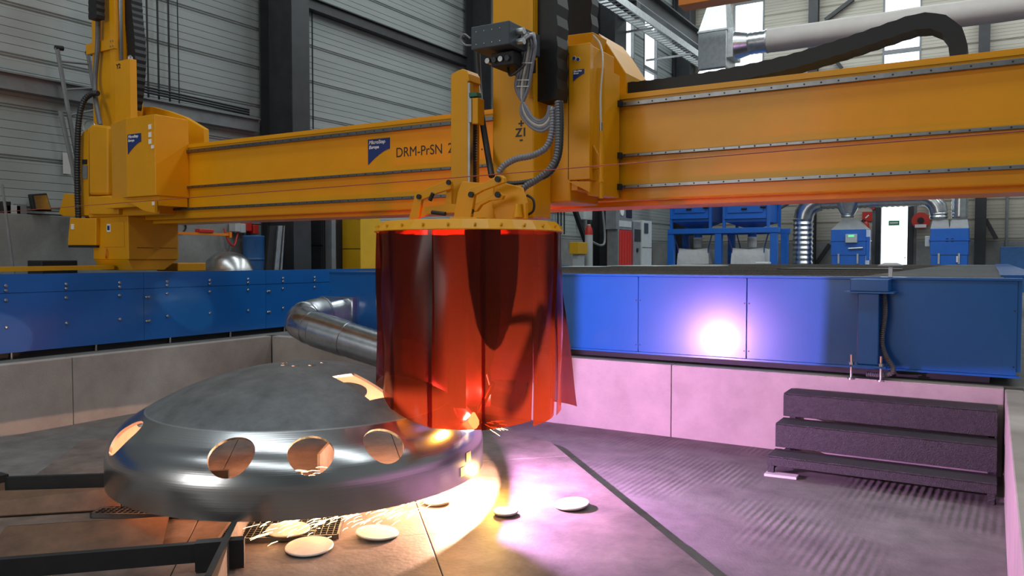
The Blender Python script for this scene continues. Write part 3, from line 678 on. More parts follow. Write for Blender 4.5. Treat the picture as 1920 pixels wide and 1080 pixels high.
# left support on the rail
MB().box(-8.82, -8.15, 5.3, 5.93, 1.64, 2.12).build('support_box', 'yellow', g, .01)
MB().px([(5.36, 1.52), (5.75, 1.52), (5.93, 1.64), (5.3, 1.64)], -8.8, -8.17).build('support_foot', 'yellow', g, .006)
MB().box(-8.6, -8.22, 5.294, 5.3, 1.78, 2.06).build('access_door', 'yellow', g, .003)
MB().box(-8.53, -8.46, 5.288, 5.294, 1.95, 2.04).build('sign_plate', 'whiteprint', g); MB().box(-8.515, -8.475, 5.284, 5.288, 1.97, 2.02).build('sign_symbol', 'navy', g)
MB().tube(smooth_path([(-8.56, 5.29, 1.66), (-8.53, 5.27, 1.69), (-8.53, 5.27, 1.73), (-8.56, 5.29, 1.76)], 5), .008, 8).build('pull_handle', 'orange', g)
MB().box(-8.15, -8.146, 5.4, 5.6, 1.77, 1.775).box(-8.15, -8.146, 5.68, 5.9, 1.77, 1.775).build('slot', 'blackprint', g)
MB().box(-8.9, -7.6, 5.3, 6.15, 2.12, 2.36).build('saddle', 'yellow', g, .012)
# left carriage cover with chamfer
xs = [at(204, 225, y=5.22).x, at(236, 225, y=5.1).x, at(290, 225, y=5.1).x]
b = MB(); b.pz([(xs[0], 5.24), (xs[1], 5.1), (xs[2], 5.1), (xs[2], 5.5), (xs[0], 5.5)], 2.3, 3.13)
b.build('carriage_cover', 'yellow', g, .006)
fr = [at(p[0], p[1], y=5.1) for p in ((236, 376), (290, 376), (290, 399), (270, 395))]
MB().py([(p.x, p.z) for p in fr], 5.1, 5.13).build('cover_apron', 'yellow', g)
MB().box(xs[0] + .02, xs[2] - .01, 5.14, 5.48, 2.2, 2.3).build('cover_underside', 'yellow', g)
logo(g, -7.82, 5.098, 2.955, .23)
b = MB()
for i, z in enumerate((2.98, 2.9, 2.83)): b.box(xs[2] - .1, xs[2] - .055, 5.094, 5.1, z, z + .05)
b.build('warning_sticker', 'whiteprint', g)
for z in (2.2, 2.78): MB().box(xs[2] - .06, xs[2] - .02, 5.094, 5.1, z, z + .035).build('warning_sticker', 'whiteprint', g)
for z in (2.18, 2.41, 2.79): MB().box(-7.95, -7.86, 5.41, 5.47, z - .04, z + .04).build('runner_block', 'blacksteel', g)
MB().cyl((-7.9, 5.4, 2.55), .035, 0, .1, 12, 'y').build('sensor', 'blacksteel', g)
# rear hump plate
hp = [(at(246, 268, y=5.98)), at(246, 200, y=5.98), at(285, 200, y=5.98), at(315, 208, y=5.98), at(345, 219, y=5.98), at(382, 241, y=5.98), at(383, 276, y=5.98)]
MB().py([(p.x, p.z) for p in hp], 5.98, 6.05).build('rear_hump', 'yellow', g, .005)
MB().box(hp[1].x, hp[1].x + .2, 5.7, 5.98, 3.13, 3.46).build('hump_side', 'yellow', g, .006)
# mast
mx0, mx1 = at(172, 100, y=5.62).x, at(219, 100, y=5.62).x
MB().box(mx0, mx1, 5.62, 5.95, 2.36, 5.3).build('mast', 'yellow', g, .012)
MB().box(mx1 - .1, mx1, 5.6, 5.62, 2.9, 5.3).build('mast_edge', 'yellow', g)
MB().box(mx1 + .002, mx1 + .03, 5.64, 5.68, 3.3, 5.3).build('linear_rail', 'steel', g)
MB().box(mx0 - .06, mx1 + .01, 5.585, 5.62, 4.1, 4.22).build('clamp_plate', 'yellow', g)
for x in (mx1 - .06, mx1 - .015):
    for z in (4.13, 4.19): MB().cyl((x, 5.585, z), .011, -.008, 0, 8, 'y').build('bolt', 'steel', g)
pa = at(214, 116, y=5.5); pb = at(246, 226, y=5.5)
MB().box(pa.x, pb.x, 5.5, 5.58, 3.1, pa.z).build('axis_plate', 'yellow', g, .005)
text('axis_lettering', 'Y2', .075, (pa.x + .04, 5.498, pa.z - .085), 'blackprint', g, bold=.002)
MB().lathe([(.03, 0), (.03, .03), (.012, .05)], (pb.x - .06, 5.54, pa.z), 10).build('lifting_bolt', 'steel', g)
# drive housings left of the mast
def traced(name, m, y0, y1, pts, bevel=.006, parent=None):
    q = [at(p[0], p[1], y=y0) for p in pts]
    return MB().py([(p.x, p.z) for p in q], y0, y1).build(name, m, parent, bevel)
traced('drive_housing', 'yellow', 5.35, 5.62, [(165, 238), (172, 232), (203, 236), (203, 366), (166, 366)], .03, g)
traced('drive_bracket', 'yellow', 5.4, 5.6, [(148, 262), (155, 248), (166, 240), (166, 404), (152, 404), (152, 340), (146, 335)], .006, g)
traced('gearbox', 'yellow', 5.25, 5.6, [(166, 368), (205, 368), (222, 380), (222, 402), (166, 402)], .01, g)
traced('connector_window', 'blackprint', 5.395, 5.4, [(154, 299), (163, 299), (163, 308), (154, 308)], 0, g)
traced('connector_box', 'greysteel', 5.39, 5.4, [(154, 310), (163, 310), (163, 335), (154, 335)], 0, g)
MB().tube(smooth_path([at(158, 246, y=5.36), at(158, 234, y=5.36), at(165, 227, y=5.36), at(175, 230, y=5.36), at(178, 240, y=5.36)], 6), .006, 8).build('eye_loop', 'steel', g)
traced('cantilever_box', 'yellow', 5.45, 5.75, [(110, 400), (120, 363), (142, 364), (142, 406), (118, 405)], .006, g)
traced('lower_box', 'yellow', 5.25, 5.6, [(127, 450), (131, 408), (143, 409), (180, 409), (180, 460), (127, 460)], .008, g)
traced('lower_box_sole', 'blackprint', 5.26, 5.6, [(128, 460), (180, 460), (180, 464), (128, 464)], 0, g)
traced('sign_plate', 'whiteprint', 5.245, 5.25, [(133, 420), (138, 420), (138, 430), (133, 430)], 0, g)

# hoses and chains of the left end
tag(MB().tube(smooth_path([at(184, 36, y=5.56), at(183, 90, y=5.56), at(178, 150, y=5.55), at(180, 190, y=5.5), at(188, 235, y=5.45)], 8), .028, 12).build('grey_hose', 'hosegrey'), 'grey hose running down the front of the left yellow mast', 'hose')
P, rad = ribbed(smooth_path([at(184, 175, y=5.47), at(172, 176, y=5.45), at(157, 190, y=5.4), at(148, 225, y=5.35), at(145, 290, y=5.34), at(145, 350, y=5.34), at(147, 410, y=5.34)], 8), .032, .03, .003)
tag(MB().tube(P, rad, 12).build('black_hose', 'rubber'), 'black ribbed hose looping down left of the left drive housing', 'hose')
def chain(name, path, w, h, label, pitch=.075, m='black', up=(0, 1, 0)):
    P, _ = ribbed(path, 0, pitch, 0); n = len(P); hh = [h * (1 if i % 2 else .9) for i in range(n)]
    return tag(MB().sweepbox(P, w, hh, up).build(name, m), label, 'cable chain', 'black energy chains')
chain('energy_chain', smooth_path([(at(248, 205, y=5.8)), at(255, 150, y=5.8), at(256, 90, y=5.8), at(250, 20, y=5.8), at(246, -60, y=5.8)], 8), .14, .16, 'black energy chain hanging right of the left yellow mast')
chain('energy_chain', [at(181, 37, y=5.5), at(181, -60, y=5.5)], .1, .17, 'short black energy chain at the top of the left mast')

# ================================================================== TORCH CARRIAGE
tc = thing('torch_carriage', 'yellow torch carriage with tall Z column riding on the beam', 'carriage', (-2.8, 5.1, 2.0))
MB().box(-3.037, -2.7, 4.75, 5.0, 1.93, 5.0).build('z_column', 'yellow', tc, .012)
MB().box(-2.735, -2.7, 4.735, 4.75, 2.75, 5.0).build('column_edge', 'yellow', tc)
MB().box(-3.0, -2.55, 5.0, 5.47, 2.05, 3.1).build('slide_block', 'yellow', tc, .01)
for s_, z_ in (('+', 2.555), ('Z1', 2.495), ('-', 2.45)): text('axis_lettering', s_, .08, (-2.8, 4.748, z_), 'blackprint', tc, bold=.002, align='CENTER')
c0 = [at(1062, 190, y=5.06), at(1102, 100, y=5.06)]
MB().pz([(at(1064, 200, y=5.0).x, 5.0), (at(1106, 200, y=5.0).x, 5.0), (-2.42, 5.1), (-2.42, 5.46), (-2.62, 5.46)], 2.2, 3.14).build('carriage_cover', 'yellow', tc, .006)
traced('cover_apron', 'yellow', 5.0, 5.03, [(1064, 340), (1106, 340), (1106, 361), (1080, 348)], .002, tc)
MB().box(-2.84, -2.5, 5.02, 5.46, 2.13, 2.2).build('cover_underside', 'yellow', tc, .004)
cl = at(1075, 132, y=5.0); logo(tc, cl.x, 4.998, cl.z, .085)
for px_ in (1076.5, 1084):
    q = at(px_, 109 + (px_ - 1076) * .3, y=4.998); MB().cyl((q.x, 4.999, q.z), .015, -.003, 0, 16, 'y').build('round_sign', 'whiteprint', tc); MB().cyl((q.x, 4.996, q.z), .012, -.003, 0, 16, 'y').build('sign_symbol', 'navy', tc)
hp = [at(*p, y=5.72) for p in ((1104, 190), (1104, 118), (1122, 62), (1140, 84), (1174, 137), (1174, 188))]
MB().py([(p.x, p.z) for p in hp], 5.72, 6.2).build('rear_hump', 'yellow', tc, .006)
hp = [at(*p, y=5.47) for p in ((1064, 98), (1064, 66), (1112, 60), (1104, 112))]
MB().py([(p.x, p.z) for p in hp], 5.47, 5.72).build('chain_trough', 'yellow', tc, .004)
MB().pz([(-2.47, 5.12), (-2.38, 5.2), (-2.38, 5.467), (-2.47, 5.467)], 2.1, 3.0).build('side_plate', 'yellow', tc)
for z in (2.18, 2.41, 2.79): MB().box(-2.38, -2.355, 5.43, 5.468, z - .022, z + .022).build('runner_block', 'blacksteel', tc)
q0 = at(1127, 246, y=5.07); q1_ = at(1127, 372, y=5.07)
cy_ = MB().tube([q0, q1_], .016, 14).build('pneumatic_cylinder', 'yellow', tc)
MB().tube([q0.lerp(q1_, .72), q0.lerp(q1_, .76)], .022, 14).build('collar', 'yellow', cy_); MB().tube([q0 + Vector((0, 0, .06)), q0], .012, 10).build('end_fitting', 'steel', cy_)
traced('cylinder_bracket', 'yellow', 5.09, 5.12, [(1104, 268), (1112, 272), (1124, 295), (1124, 316), (1108, 318), (1104, 300)], .003, tc)
# terminal box and valve block
tbx = thing('terminal_box', 'slate grey junction box mounted in front of the Z column', 'junction box', (-2.75, 4.5, 3.05))
MB().box(at(883, 60, y=4.32).x, at(955, 60, y=4.32).x, 4.32, 4.72, at(920, 88, y=4.32).z, at(920, 44, y=4.32).z).build('case', 'slate', tbx, .006)
bx1 = at(955, 60, y=4.32).x; bz0 = at(920, 88, y=4.32).z; bz1 = at(920, 44, y=4.32).z
for k in range(8): MB().cyl((bx1 - .25 + (k % 4) * .06, 4.32, bz0 + .03 + (k // 4) * .08), .004, -.003, 0, 8, 'y').build('screw', 'steel', tbx)
for z in (bz0 + .035, bz0 + .1):
    for y in (4.42, 4.55): MB().tube([(bx1, y, z), (bx1 + .05, y, z)], .022, 12).build('cable_gland', 'galvdull', tbx)
MB().box(bx1 - .2, bx1 - .03, 4.42, 4.72, bz0 - .1, bz0 - .012).build('valve_block', 'blacksteel', tbx, .006)
for k in range(4): MB().tube([(bx1 - .22 + k * .05, 4.4, bz0 - .06), (bx1 - .22 + k * .05, 4.46, bz0 - .06)], .018, 10).build('valve', 'slate' if k % 2 else 'galvdull', tbx)
MB().tube(smooth_path([(bx1 - .12, 4.5, bz0 - .1), (bx1 - .08, 4.46, bz0 - .16), (bx1 - .02, 4.46, bz0 - .14), (bx1 + .01, 4.5, bz0 - .09)], 6), .008, 8).build('air_tube', 'rubber', tbx)
tag(MB().tube(smooth_path([at(886, 85, y=4.34), at(872, 84, y=4.33), at(864, 74, y=4.33), at(870, 64, y=4.33), at(882, 72, y=4.33)], 8), .006, 8).build('cable_loop', 'cablegrey'), 'thin grey cable loop left of the slate junction box', 'cable')
# energy chains of the carriage
chain('energy_chain', [at(1032, 192, y=4.88), at(1032, -80, y=4.88)], .16, .2, 'wide black energy chain standing right of the Z column', .14)
chain('energy_chain', [at(1090, 72, y=5.6), at(1090, -80, y=5.6)], .12, .24, 'black energy chain dropping into the right carriage trough', .14)
cp = [at(1138, 176, y=5.85), at(1300, 158, y=5.85), at(1450, 130, y=5.85), at(1560, 100, y=5.85), at(1660, 67, y=5.85), at(1720, 48, y=5.85), at(1760, 48, y=5.85), at(1788, 66, y=5.85), at(1797, 90, y=5.85), at(1797, 125, y=5.85)]
chain('energy_chain', smooth_path(cp, 8), .2, .105, 'long black energy chain rising along the beam top and curling over at the right', .1)
# cable bundle
ca = [('cablegrey', 'grey cable'), ('cableblue', 'violet cable'), ('cablelight', 'pale cable')]
base = [(968, 48), (985, 62), (992, 85), (986, 125), (979, 165), (982, 205), (996, 228), (1015, 236), (1030, 224), (1036, 200)]
bn = thing('cable_bundle', 'tied bundle of grey and violet cables looping from the junction box', 'cables', at(990, 150, y=4.6))
for k in range(13):
    ox = (k % 5 - 2) * 5.6 + random.uniform(-1, 1); oy = (k // 5 - 1) * .03
    pts = []
    for j, (x, y) in enumerate(base):
        sc_ = 1 + (ox / 34 if j > 4 else 0)
        cx0, cy0 = (1008, 190)
        if j > 4: xx = cx0 + (x - cx0) * (1 + ox * .018); yy2 = cy0 + (y - cy0) * (1 + ox * .018)
        else: xx = x + ox; yy2 = y + (ox * .4 if j < 2 else 0)
        pts.append(at(xx, yy2, y=4.56 + oy + .004 * j) if j else Vector((bx1 + .03, 4.42 + .13 * (k % 2), bz0 + (.035 if k % 4 < 2 else .1))))
    m = 'cablegrey' if k % 6 not in (2, 5) else ('cableblue' if k % 6 == 5 else 'cablelight')
    MB().tube(smooth_path(pts, 6), .0112, 8).build('cable', m, bn)
for (x, y, w) in ((988, 118, 20), (981, 150, 22), (980, 162, 22)):
    MB().tube([at(x - w / 2, y, y=4.53), at(x + w / 2, y, y=4.53)], .003, 6).build('cable_tie', 'whiteprint', bn)
for pts, r_, m, lb in (([(1046, 190), (1047, 240), (1044, 290), (1030, 318), (1005, 338), (985, 350), (974, 365), (969, 385)], .021, 'hosegrey', 'dark corrugated hose reaching the rim of the yellow ring'),
                       ([(1036, 205), (1035, 245), (1025, 275), (1000, 291), (968, 298), (946, 310), (934, 325)], .02, 'cablegrey', 'grey corrugated hose bending to the upper link of the ring'),
                       ([(1052, 190), (1053, 240), (1049, 292), (1030, 326), (1000, 338), (970, 343), (945, 343)], .014, 'rubber', 'thin black hose behind the two corrugated hoses')):
    P, rad = ribbed(smooth_path([at(x, y, y=4.45 - .02 * i) for i, (x, y) in enumerate(pts)], 8), r_, .018, r_ * .1)
    tag(MB().tube(P, rad, 12).build('corrugated_hose', m), lb, 'hose', 'hoses of the torch head')
tag(MB().tube(smooth_path([at(1112, 66, y=5.3), at(1126, 85, y=5.25), at(1130, 120, y=5.15), at(1126, 180, y=5.1), at(1127, 244, y=5.07)], 8), .007, 8).build('air_line', 'cablelight'), 'thin pale air line hanging past the right carriage cover', 'cable')
# torch lift: slim arm, bellows, bracket
la = thing('torch_lift', 'slim yellow torch lift arm with rounded top left of the Z column', 'lift arm', (-3.2, 4.6, 2.0))
traced('arm', 'yellow', 4.6, 4.75, [(845, 402), (845, 140), (856, 133), (866, 129), (874, 131), (878, 138), (880, 152), (877, 152), (877, 402)], .01, la)
traced('guide', 'steel', 4.58, 4.62, [(877, 155), (881, 155), (881, 345), (877, 345)], 0, la)
traced('green_bracket', 'green', 4.56, 4.62, [(879, 174), (893, 172), (895, 180), (879, 182)], .003, la)
traced('clamp', 'yellow', 4.56, 4.64, [(884, 184), (896, 183), (896, 232), (884, 232)], .005, la)
traced('clamp_face', 'steel', 4.55, 4.58, [(878, 184), (884, 184), (884, 230), (878, 230)], .004, la)
P, rad = ribbed([at(887, 232, y=4.66), at(886, 342, y=4.66)], .029, .018, .003); MB().tube(P, rad, 16).build('bellows', 'rubber', la)
tag(MB().tube(smooth_path([at(893, 60, y=4.9), at(898, 160, y=4.88), at(903, 215, y=4.75), at(914, 285, y=4.7), at(922, 330, y=4.6)], 8), .022, 12).build('black_hose', 'rubber'), 'smooth black hose slanting between the lift arm and the Z column', 'hose')
tag(MB().tube(smooth_path([at(894, 90, y=4.95), at(897, 140, y=4.9), at(899, 165, y=4.85), at(905, 200, y=4.8)], 6), .006, 8).build('air_line', 'cablelight'), 'thin pale line left of the Z column below the junction box', 'cable')

# ================================================================== CURTAIN HEAD
RC = Vector((-2.84, 4.17, 0)); RR = .575; ZR = 1.82; CAZ = math.degrees(math.atan2(-RC.y, -RC.x))
ch = thing('torch_curtain', 'yellow ring hung with red transparent welding curtain strips around the torch', 'curtain', (RC.x, RC.y, .7))
b = MB(); b.lathe([(.54, ZR + .055), (.555, ZR + .057), (.598, ZR), (.598, ZR - .006), (.585, ZR - .006), (.54, ZR + .04)], (RC.x, RC.y, 0), 24, close=True); b.sm = False
b.build('ring', 'yellow', ch, .003)
b = MB(); b.lathe([(.545, ZR + .045), (.545, ZR + .05), (.02, ZR + .05), (.02, ZR + .045)], (RC.x, RC.y, 0), 24, close=True); b.build('ring_plate', 'yellow', ch)
for k in range(24):
    a = 2 * math.pi * k / 24 + .13; MB().cyl((RC.x + .583 * math.cos(a), RC.y + .583 * math.sin(a), ZR + .02), .008, 0, .012, 6).build('ring_bolt', 'yellow', ch)
def strip(f0, f1, zb0, zb1, bulge=0., twist=0., flare=0., dr=0., fexp=2.2):
    V = []; nc, nr = 8, 26
    for j in range(nr + 1):
        t = j / nr
        for i in range(nc + 1):
            u = i / nc; ph = f0 + (f1 - f0) * u; a = math.radians(CAZ + ph)
            zb = zb0 + (zb1 - zb0) * u
            x = RC.x + RR * math.cos(a); y = RC.y + RR * math.sin(a); zb = max(zb, dome_z(x, y) + .006)
            z = ZR - .002 + (zb - ZR) * t
            rr = RR + dr + bulge * math.sin(math.pi * t) * math.sin(math.pi * u) + flare * t ** fexp + twist * (u - .5) * t ** 1.3 + .004 * math.sin(9 * t + ph * .2)
            V.append((RC.x + rr * math.cos(a), RC.y + rr * math.sin(a), z))
    b = MB(); b.add(V, [(j * (nc + 1) + i, j * (nc + 1) + i + 1, (j + 1) * (nc + 1) + i + 1, (j + 1) * (nc + 1) + i) for j in range(nr) for i in range(nc)]); b.sm = True
    return b.build('curtain_strip', 'curtain', ch)
strip(-84, -50, .78, .76, .0, .05, -.0, -.012)
strip(-54, -21, .76, .69, .01, .03, 0, .01)
strip(-24, 8.5, .685, .68, .01, 0, 0, 0)
strip(6.5, 39, .68, .705, .02, -.02, .0, .012)
strip(40, 68, .67, .69, -.01, -.02, 0, -.004)
strip(66, 92, .69, .7, .01, .0, 0, .006)
strip(90, 109, .735, .725, 0, 0, 0, -.006)
strip(105, 128.5, .665, .65, .02, .0, .15, .02, 1.1)
strip(126, 167, .80, .80, 0, 0, 0, -.004)
for k_ in range(4): strip(165 + 28 * k_, 195 + 28 * k_, .6, .6, 0, 0, 0, .01 * (k_ % 2))
# torch inside
th_ = thing('plasma_torch', 'dark plasma torch hanging inside the red curtain above the arc', 'torch', (ARC.x, ARC.y, .62))
ta_ = math.radians(CAZ + 17); tcx = RC + Vector((math.cos(ta_), math.sin(ta_), 0)) * .3
MB().lathe([(.1, 1.84), (.1, 1.32), (.088, 1.18), (.062, 1.05), (.03, .97), (.012, .95)], (tcx.x, tcx.y, 0), 24).build('torch_head', 'blacksteel', th_)
tp = ARC + AN * .05 + Vector((0, 0, .05))
MB().tube([(tcx.x, tcx.y, 1.02), tp + AN * .1 + Vector((0, 0, .12))], .009, 10).build('torch_arm', 'blacksteel', th_)
MB().tube([tp + AN * .12 + Vector((0, 0, .13)), tp + AN * .02 + Vector((0, 0, .02)), tp], [.02, .018, .007], 16).build('nozzle', 'rail', th_)
def light_block(name, f0, f1, z0, z1, r_):  # curved plate added to keep arc light off some curtain strips
    V = []; n_ = 10
    for z in (z0, z1):
        for i in range(n_ + 1):
            a = math.radians(CAZ + f0 + (f1 - f0) * i / n_)
            for rr in (r_, r_ + .004): V.append((VA.x + rr * math.cos(a), VA.y + rr * math.sin(a), z))
    m_ = 2 * (n_ + 1); Fc = []
    for i in range(n_):
        a = 2 * i; Fc += [(a, a + 2, m_ + a + 2, m_ + a), (a + 1, m_ + a + 1, m_ + a + 3, a + 3), (a, a + 1, a + 3, a + 2), (m_ + a, m_ + a + 2, m_ + a + 3, m_ + a + 1)]
    Fc += [(0, m_, m_ + 1, 1), (2 * n_, 2 * n_ + 1, m_ + 2 * n_ + 1, m_ + 2 * n_)]
    b = MB(); b.add(V, Fc); return b.build(name, 'blacksteel', th_)
light_block('light_block_plate', -108, -8, .68, 1.3, .14)  # added blocker: leaves the left strips dark
light_block('light_block_plate', 42, 135, .76, 1.3, .14)  # added blocker: leaves the upper right strips dark
MB().tube([(VA.x, VA.y, 1.84), (VA.x, VA.y, 1.28)], .03, 12).build('light_block_stem', 'blacksteel', th_)  # stem and cap of the added light blockers
MB().cyl((VA.x, VA.y, 0), .145, 1.28, 1.3, 24).build('light_block_cap', 'blacksteel', th_)
# links of the head on the ring
def link_plate(name, y, pts, t=.03, bevel=.004):
    return traced(name, 'yellow', y, y + t, pts, bevel, ch)
link_plate('upper_link', 3.98, [(940, 329), (945, 333), (946, 342), (905, 357), (889, 366), (882, 410), (868, 410), (874, 366), (880, 353), (908, 342), (932, 329)])
link_plate('lower_link', 4.0, [(934, 360), (944, 366), (940, 374), (918, 376), (902, 384), (893, 396), (880, 398), (882, 386), (905, 376)])
link_plate('head_plate', 4.12, [(928, 345), (946, 343), (977, 351), (986, 380), (986, 411), (930, 411), (922, 385)])
link_plate('hub_plate', 4.2, [(850, 410), (858, 360), (866, 340), (905, 343), (925, 350), (925, 411)], .2)
link_plate('rear_link', 4.45, [(802, 352), (838, 337), (845, 340), (845, 354), (820, 362), (790, 375), (784, 410), (766, 411), (777, 367), (785, 362)])
link_plate('rear_plate', 4.5, [(838, 345), (846, 345), (846, 400), (832, 404)])
link_plate('rear_lower_link', 4.47, [(786, 390), (845, 382), (866, 384), (866, 398), (800, 402), (788, 408)])
link_plate('foot_plate', 3.94, [(843, 407), (894, 407), (894, 412), (843, 412)], .14)
for (x, y, yy) in ((934, 336, 3.975), (934, 365, 3.995), (884, 365, 3.975), (884, 396, 3.995), (786, 369, 4.445), (842, 342, 4.445)):
    q = at(x, y, y=yy); MB().cyl((q.x, yy, q.z), .018, -.012, 0, 14, 'y').build('pivot_pin', 'blacksteel', ch)
q = at(971, 398, y=4.1); MB().lathe([(.03, -.03), (.022, .02), (.02, .05)], q, 12).build('hose_socket', 'yellow', ch)
for (x0, y0, x1, y1) in ((810, 398, 835, 401), (812, 362, 806, 376)):
    MB().tube([at(x0, y0, y=4.4), at(x1, y1, y=4.4)], .014, 10).build('damper', 'blacksteel', ch)
tag(MB().tube(smooth_path([at(988, 366, y=4.2), at(1000, 375, y=4.2), at(1000, 395, y=4.2), at(985, 405, y=4.2)], 6), .008, 8).build('air_line', 'rubber'), 'small black air tube curling on top of the yellow ring', 'cable')
# safety wire across the machine
wp = [at(-40, 421, y=5.0), at(700, 389, y=3.9), at(1030, 376, y=3.9)]
tag(MB().tube([(-7.6, 3.55, 2.045), (-2.3, 3.3, 2.06), (1.2, 3.15, 2.09)], .0025, 6).build('safety_wire', 'rustwire'), 'thin red safety wire stretched across in front of the gantry beam', 'wire')

# ================================================================== BACKGROUND, LEFT
ld = thing('ladder', 'old grey steel ladder leaning on the left siding', 'ladder', (-9.5, 5.5, ZG))
def lx(px_, py_): return at(px_, py_, x=-9.62)
r1 = [lx(107, 90), lx(150, 330)]; r2 = [lx(165, 100), lx(198, 300)]
for r_ in (r1, r2): 
    MB().tube([r_[0], r_[1], r_[1] + (r_[1] - r_[0]).normalized() * .9], .026, 10).build('side_rail', 'greysteel', ld)
    MB().tube([r_[0] + Vector((0, -.02, 0)), r_[0] + Vector((0, .07, .01))], .03, 10).build('rail_hook', 'blacksteel', ld)
for t in (.1, .32, .52, .78, .98): MB().tube([r1[0].lerp(r1[1], t), r2[0].lerp(r2[1], t)], .014, 8).build('rung', 'greysteel', ld)
tag(MB().tube([lx(113, 208), lx(150, 372)], .028, 10).build('steel_pipe', 'greysteel'), 'short steel pipe leaning beside the ladder', 'pipe')
tag(MB().tube([at(4, 346, x=-9.4), at(27, 520, x=-9.4)], .015, 8).build('wooden_pole', 'greysteel'), 'thin pole leaning at the far left edge', 'pole')
fl = thing('floodlight', 'tilted floodlight with bright reflector on the left plinth', 'lamp', at(78, 398, x=-9.82))
b = MB(); a0, a1, a2, a3 = at(58, 364, x=-9.8), at(88, 362, x=-9.8), at(98, 396, x=-9.8), at(64, 396, x=-9.8)
b.prism([a0, a1, a2, a3], (-.08, 0, 0)); b.build('housing', 'blacksteel', fl, .01)
b = MB(); c_ = (a0 + a1 + a2 + a3) / 4; b.prism([c_ + (q - c_) * .8 + Vector((.006, 0, 0)) for q in (a0, a1, a2, a3)], (.012, 0, 0)); b.build('reflector', 'galv', fl)
for i, (px_, w, h, m) in enumerate(((12, .1, .14, 'blacksteel'), (25, .16, .1, 'cream'), (40, .12, .12, 'greysteel'))):
    q = at(px_, 397, x=-9.9); MB_ = MB().box(-9.98, -9.89, q.y - w / 2, q.y + w / 2, ZP - .02, ZP - .02 + h)
    tag(MB_.build('small_box', m, bevel=.006), ['black', 'pale', 'grey'][i] + ' small box on the plinth ledge at the far left', 'box', 'boxes on the ledge')
q = at(100, 500, x=-9.2); tag(MB().box(-9.4, -9.1, 4.87, 5.28, ZG, 1.63).build('black_bin', 'blacksteel', bevel=.01), 'black open bin behind the rail at the left', 'bin')
tag(MB().box(XW + .05, XW + .054, at(122, 300, x=-9.9).y, at(136, 300, x=-9.9).y, at(122, 325, x=-9.9).z, at(122, 285, x=-9.9).z).build('wall_notice', 'paper'), 'faded paper notice on the siding beside the ladder', 'notice')
hd = thing('small_dished_head', 'small polished dished head stored behind the blue rail', 'tank head', (-9.22, 7.5, ZG))
MB().lathe([(.34, -.35), (.36, -.1), (.345, .05), (.28, .19), (.17, .27), (.05, .3), (.005, .302)], (-9.22, 7.5, 1.45), 40).build('shell', 'steel', hd)
MB().lathe([(.365, -.36), (.375, -.36), (.375, -.3), (.365, -.3)], (-9.22, 7.5, 1.45), 40, close=True).build('rim', 'steel', hd)
MB().box(-9.37, -9.07, 7.38, 7.63, ZG, 1.1).build('stand', 'blacksteel', hd)
br = thing('steel_drum', 'blue steel drum standing before the grey wall', 'drum', (-9.62, 8.3, ZG))
MB().lathe([(.16, ZG), (.16, 1.3), (.168, 1.31), (.168, 1.33), (.16, 1.34), (.16, 1.62), (.168, 1.63), (.168, 1.65), (.16, 1.66), (.16, 1.96), (.165, 1.97), (.165, 1.99), (.155, 2.0), (.155, 1.985)], (-9.62, 8.3, 0), 28).build('body', 'barrel', br)
MB().cyl((-9.62, 8.3, 0), .152, 1.97, 1.98, 28).build('lid', 'barrel', br)
for i, (o_, m) in enumerate(((0, 'blacksteel'), (.1, 'galvdull'), (.17, 'galvdull'))):
    p = [at(499 + o_ * 160, 505, x=-9.0 + o_ * .3), at(506 + o_ * 160, 423, x=-9.0 + o_ * .3), at(524 + o_ * 60, 423, x=-9.0 + o_ * .3), at(514 + o_ * 90, 505, x=-9.0 + o_ * .3)]
    p[0] = p[1] + (p[0] - p[1]) * ((p[1].z - ZG) / (p[1].z - p[0].z)); p[3] = p[2] + (p[3] - p[2]) * ((p[2].z - ZG) / (p[2].z - p[3].z))
    b = MB(); b.prism(p, (-.05, 0, 0))
    tag(b.build('leaning_panel', m), ['dark leaning steel panel beside the blue drum', 'first bright-edged leaning panel', 'second bright-edged leaning panel nearest the column'][i], 'panel', 'leaning panels by the column')
oh = thing('wall_jib', 'orange wall jib arm with a red trolley behind the left support', 'jib', (-9.4, 7, 1.9))
MB().box(-9.36, -9.3, 6.6, 7.62, 1.975, 2.01).build('arm', 'orange', oh); MB().box(-9.38, -9.28, 7.08, 7.32, 2.01, 2.06).build('trolley', 'red', oh, .01); MB().box(-9.37, -9.29, 7.59, 7.63, 1.95, 2.03).build('end_stop', 'orange', oh)
for i, (px_, py_, m, lb) in enumerate(((444, 426, 'cream', 'pale wall socket leftmost above the drum'), (454, 428, 'cream', 'second pale wall socket above the drum'), (465, 425, 'red', 'red power socket above the drum'), (478, 430, 'red', 'second red power socket next to the leaning panels'))):
    q = at(px_, py_, x=-9.75); tag(MB().box(-9.87, -9.72, q.y - .05, q.y + .05, q.z - .07, q.z + .07).build('power_socket', m, bevel=.01), lb, 'socket', 'sockets above the drum')
tag(MB().tube(smooth_path([(-9.8, 7.9, 2.1), (-9.75, 7.95, 1.9), (-9.75, 8.05, 1.85), (-9.78, 8.15, 2.05), (-9.8, 8.3, 2.25)], 6), .014, 8).build('power_cable', 'red'), 'red cable looping below the red sockets', 'cable')
q = at(340, 425, x=-9.85); tag(MB().tube(smooth_path([(-9.87, q.y - .05, q.z + .08), (-9.87, q.y + .02, q.z + .1), (-9.87, q.y + .09, q.z), (-9.87, q.y + .02, q.z - .09), (-9.87, q.y - .07, q.z - .06), (-9.87, q.y - .04, q.z + .06)], 6), .012, 8).build('cable_coil', 'blacksteel'), 'small coil of black cable on the wall right of the left support', 'cable')
yc = thing('yellow_cabinet', 'yellow power source cabinet with vent slots behind the table corner', 'cabinet', (-9.2, 10.1, ZG))
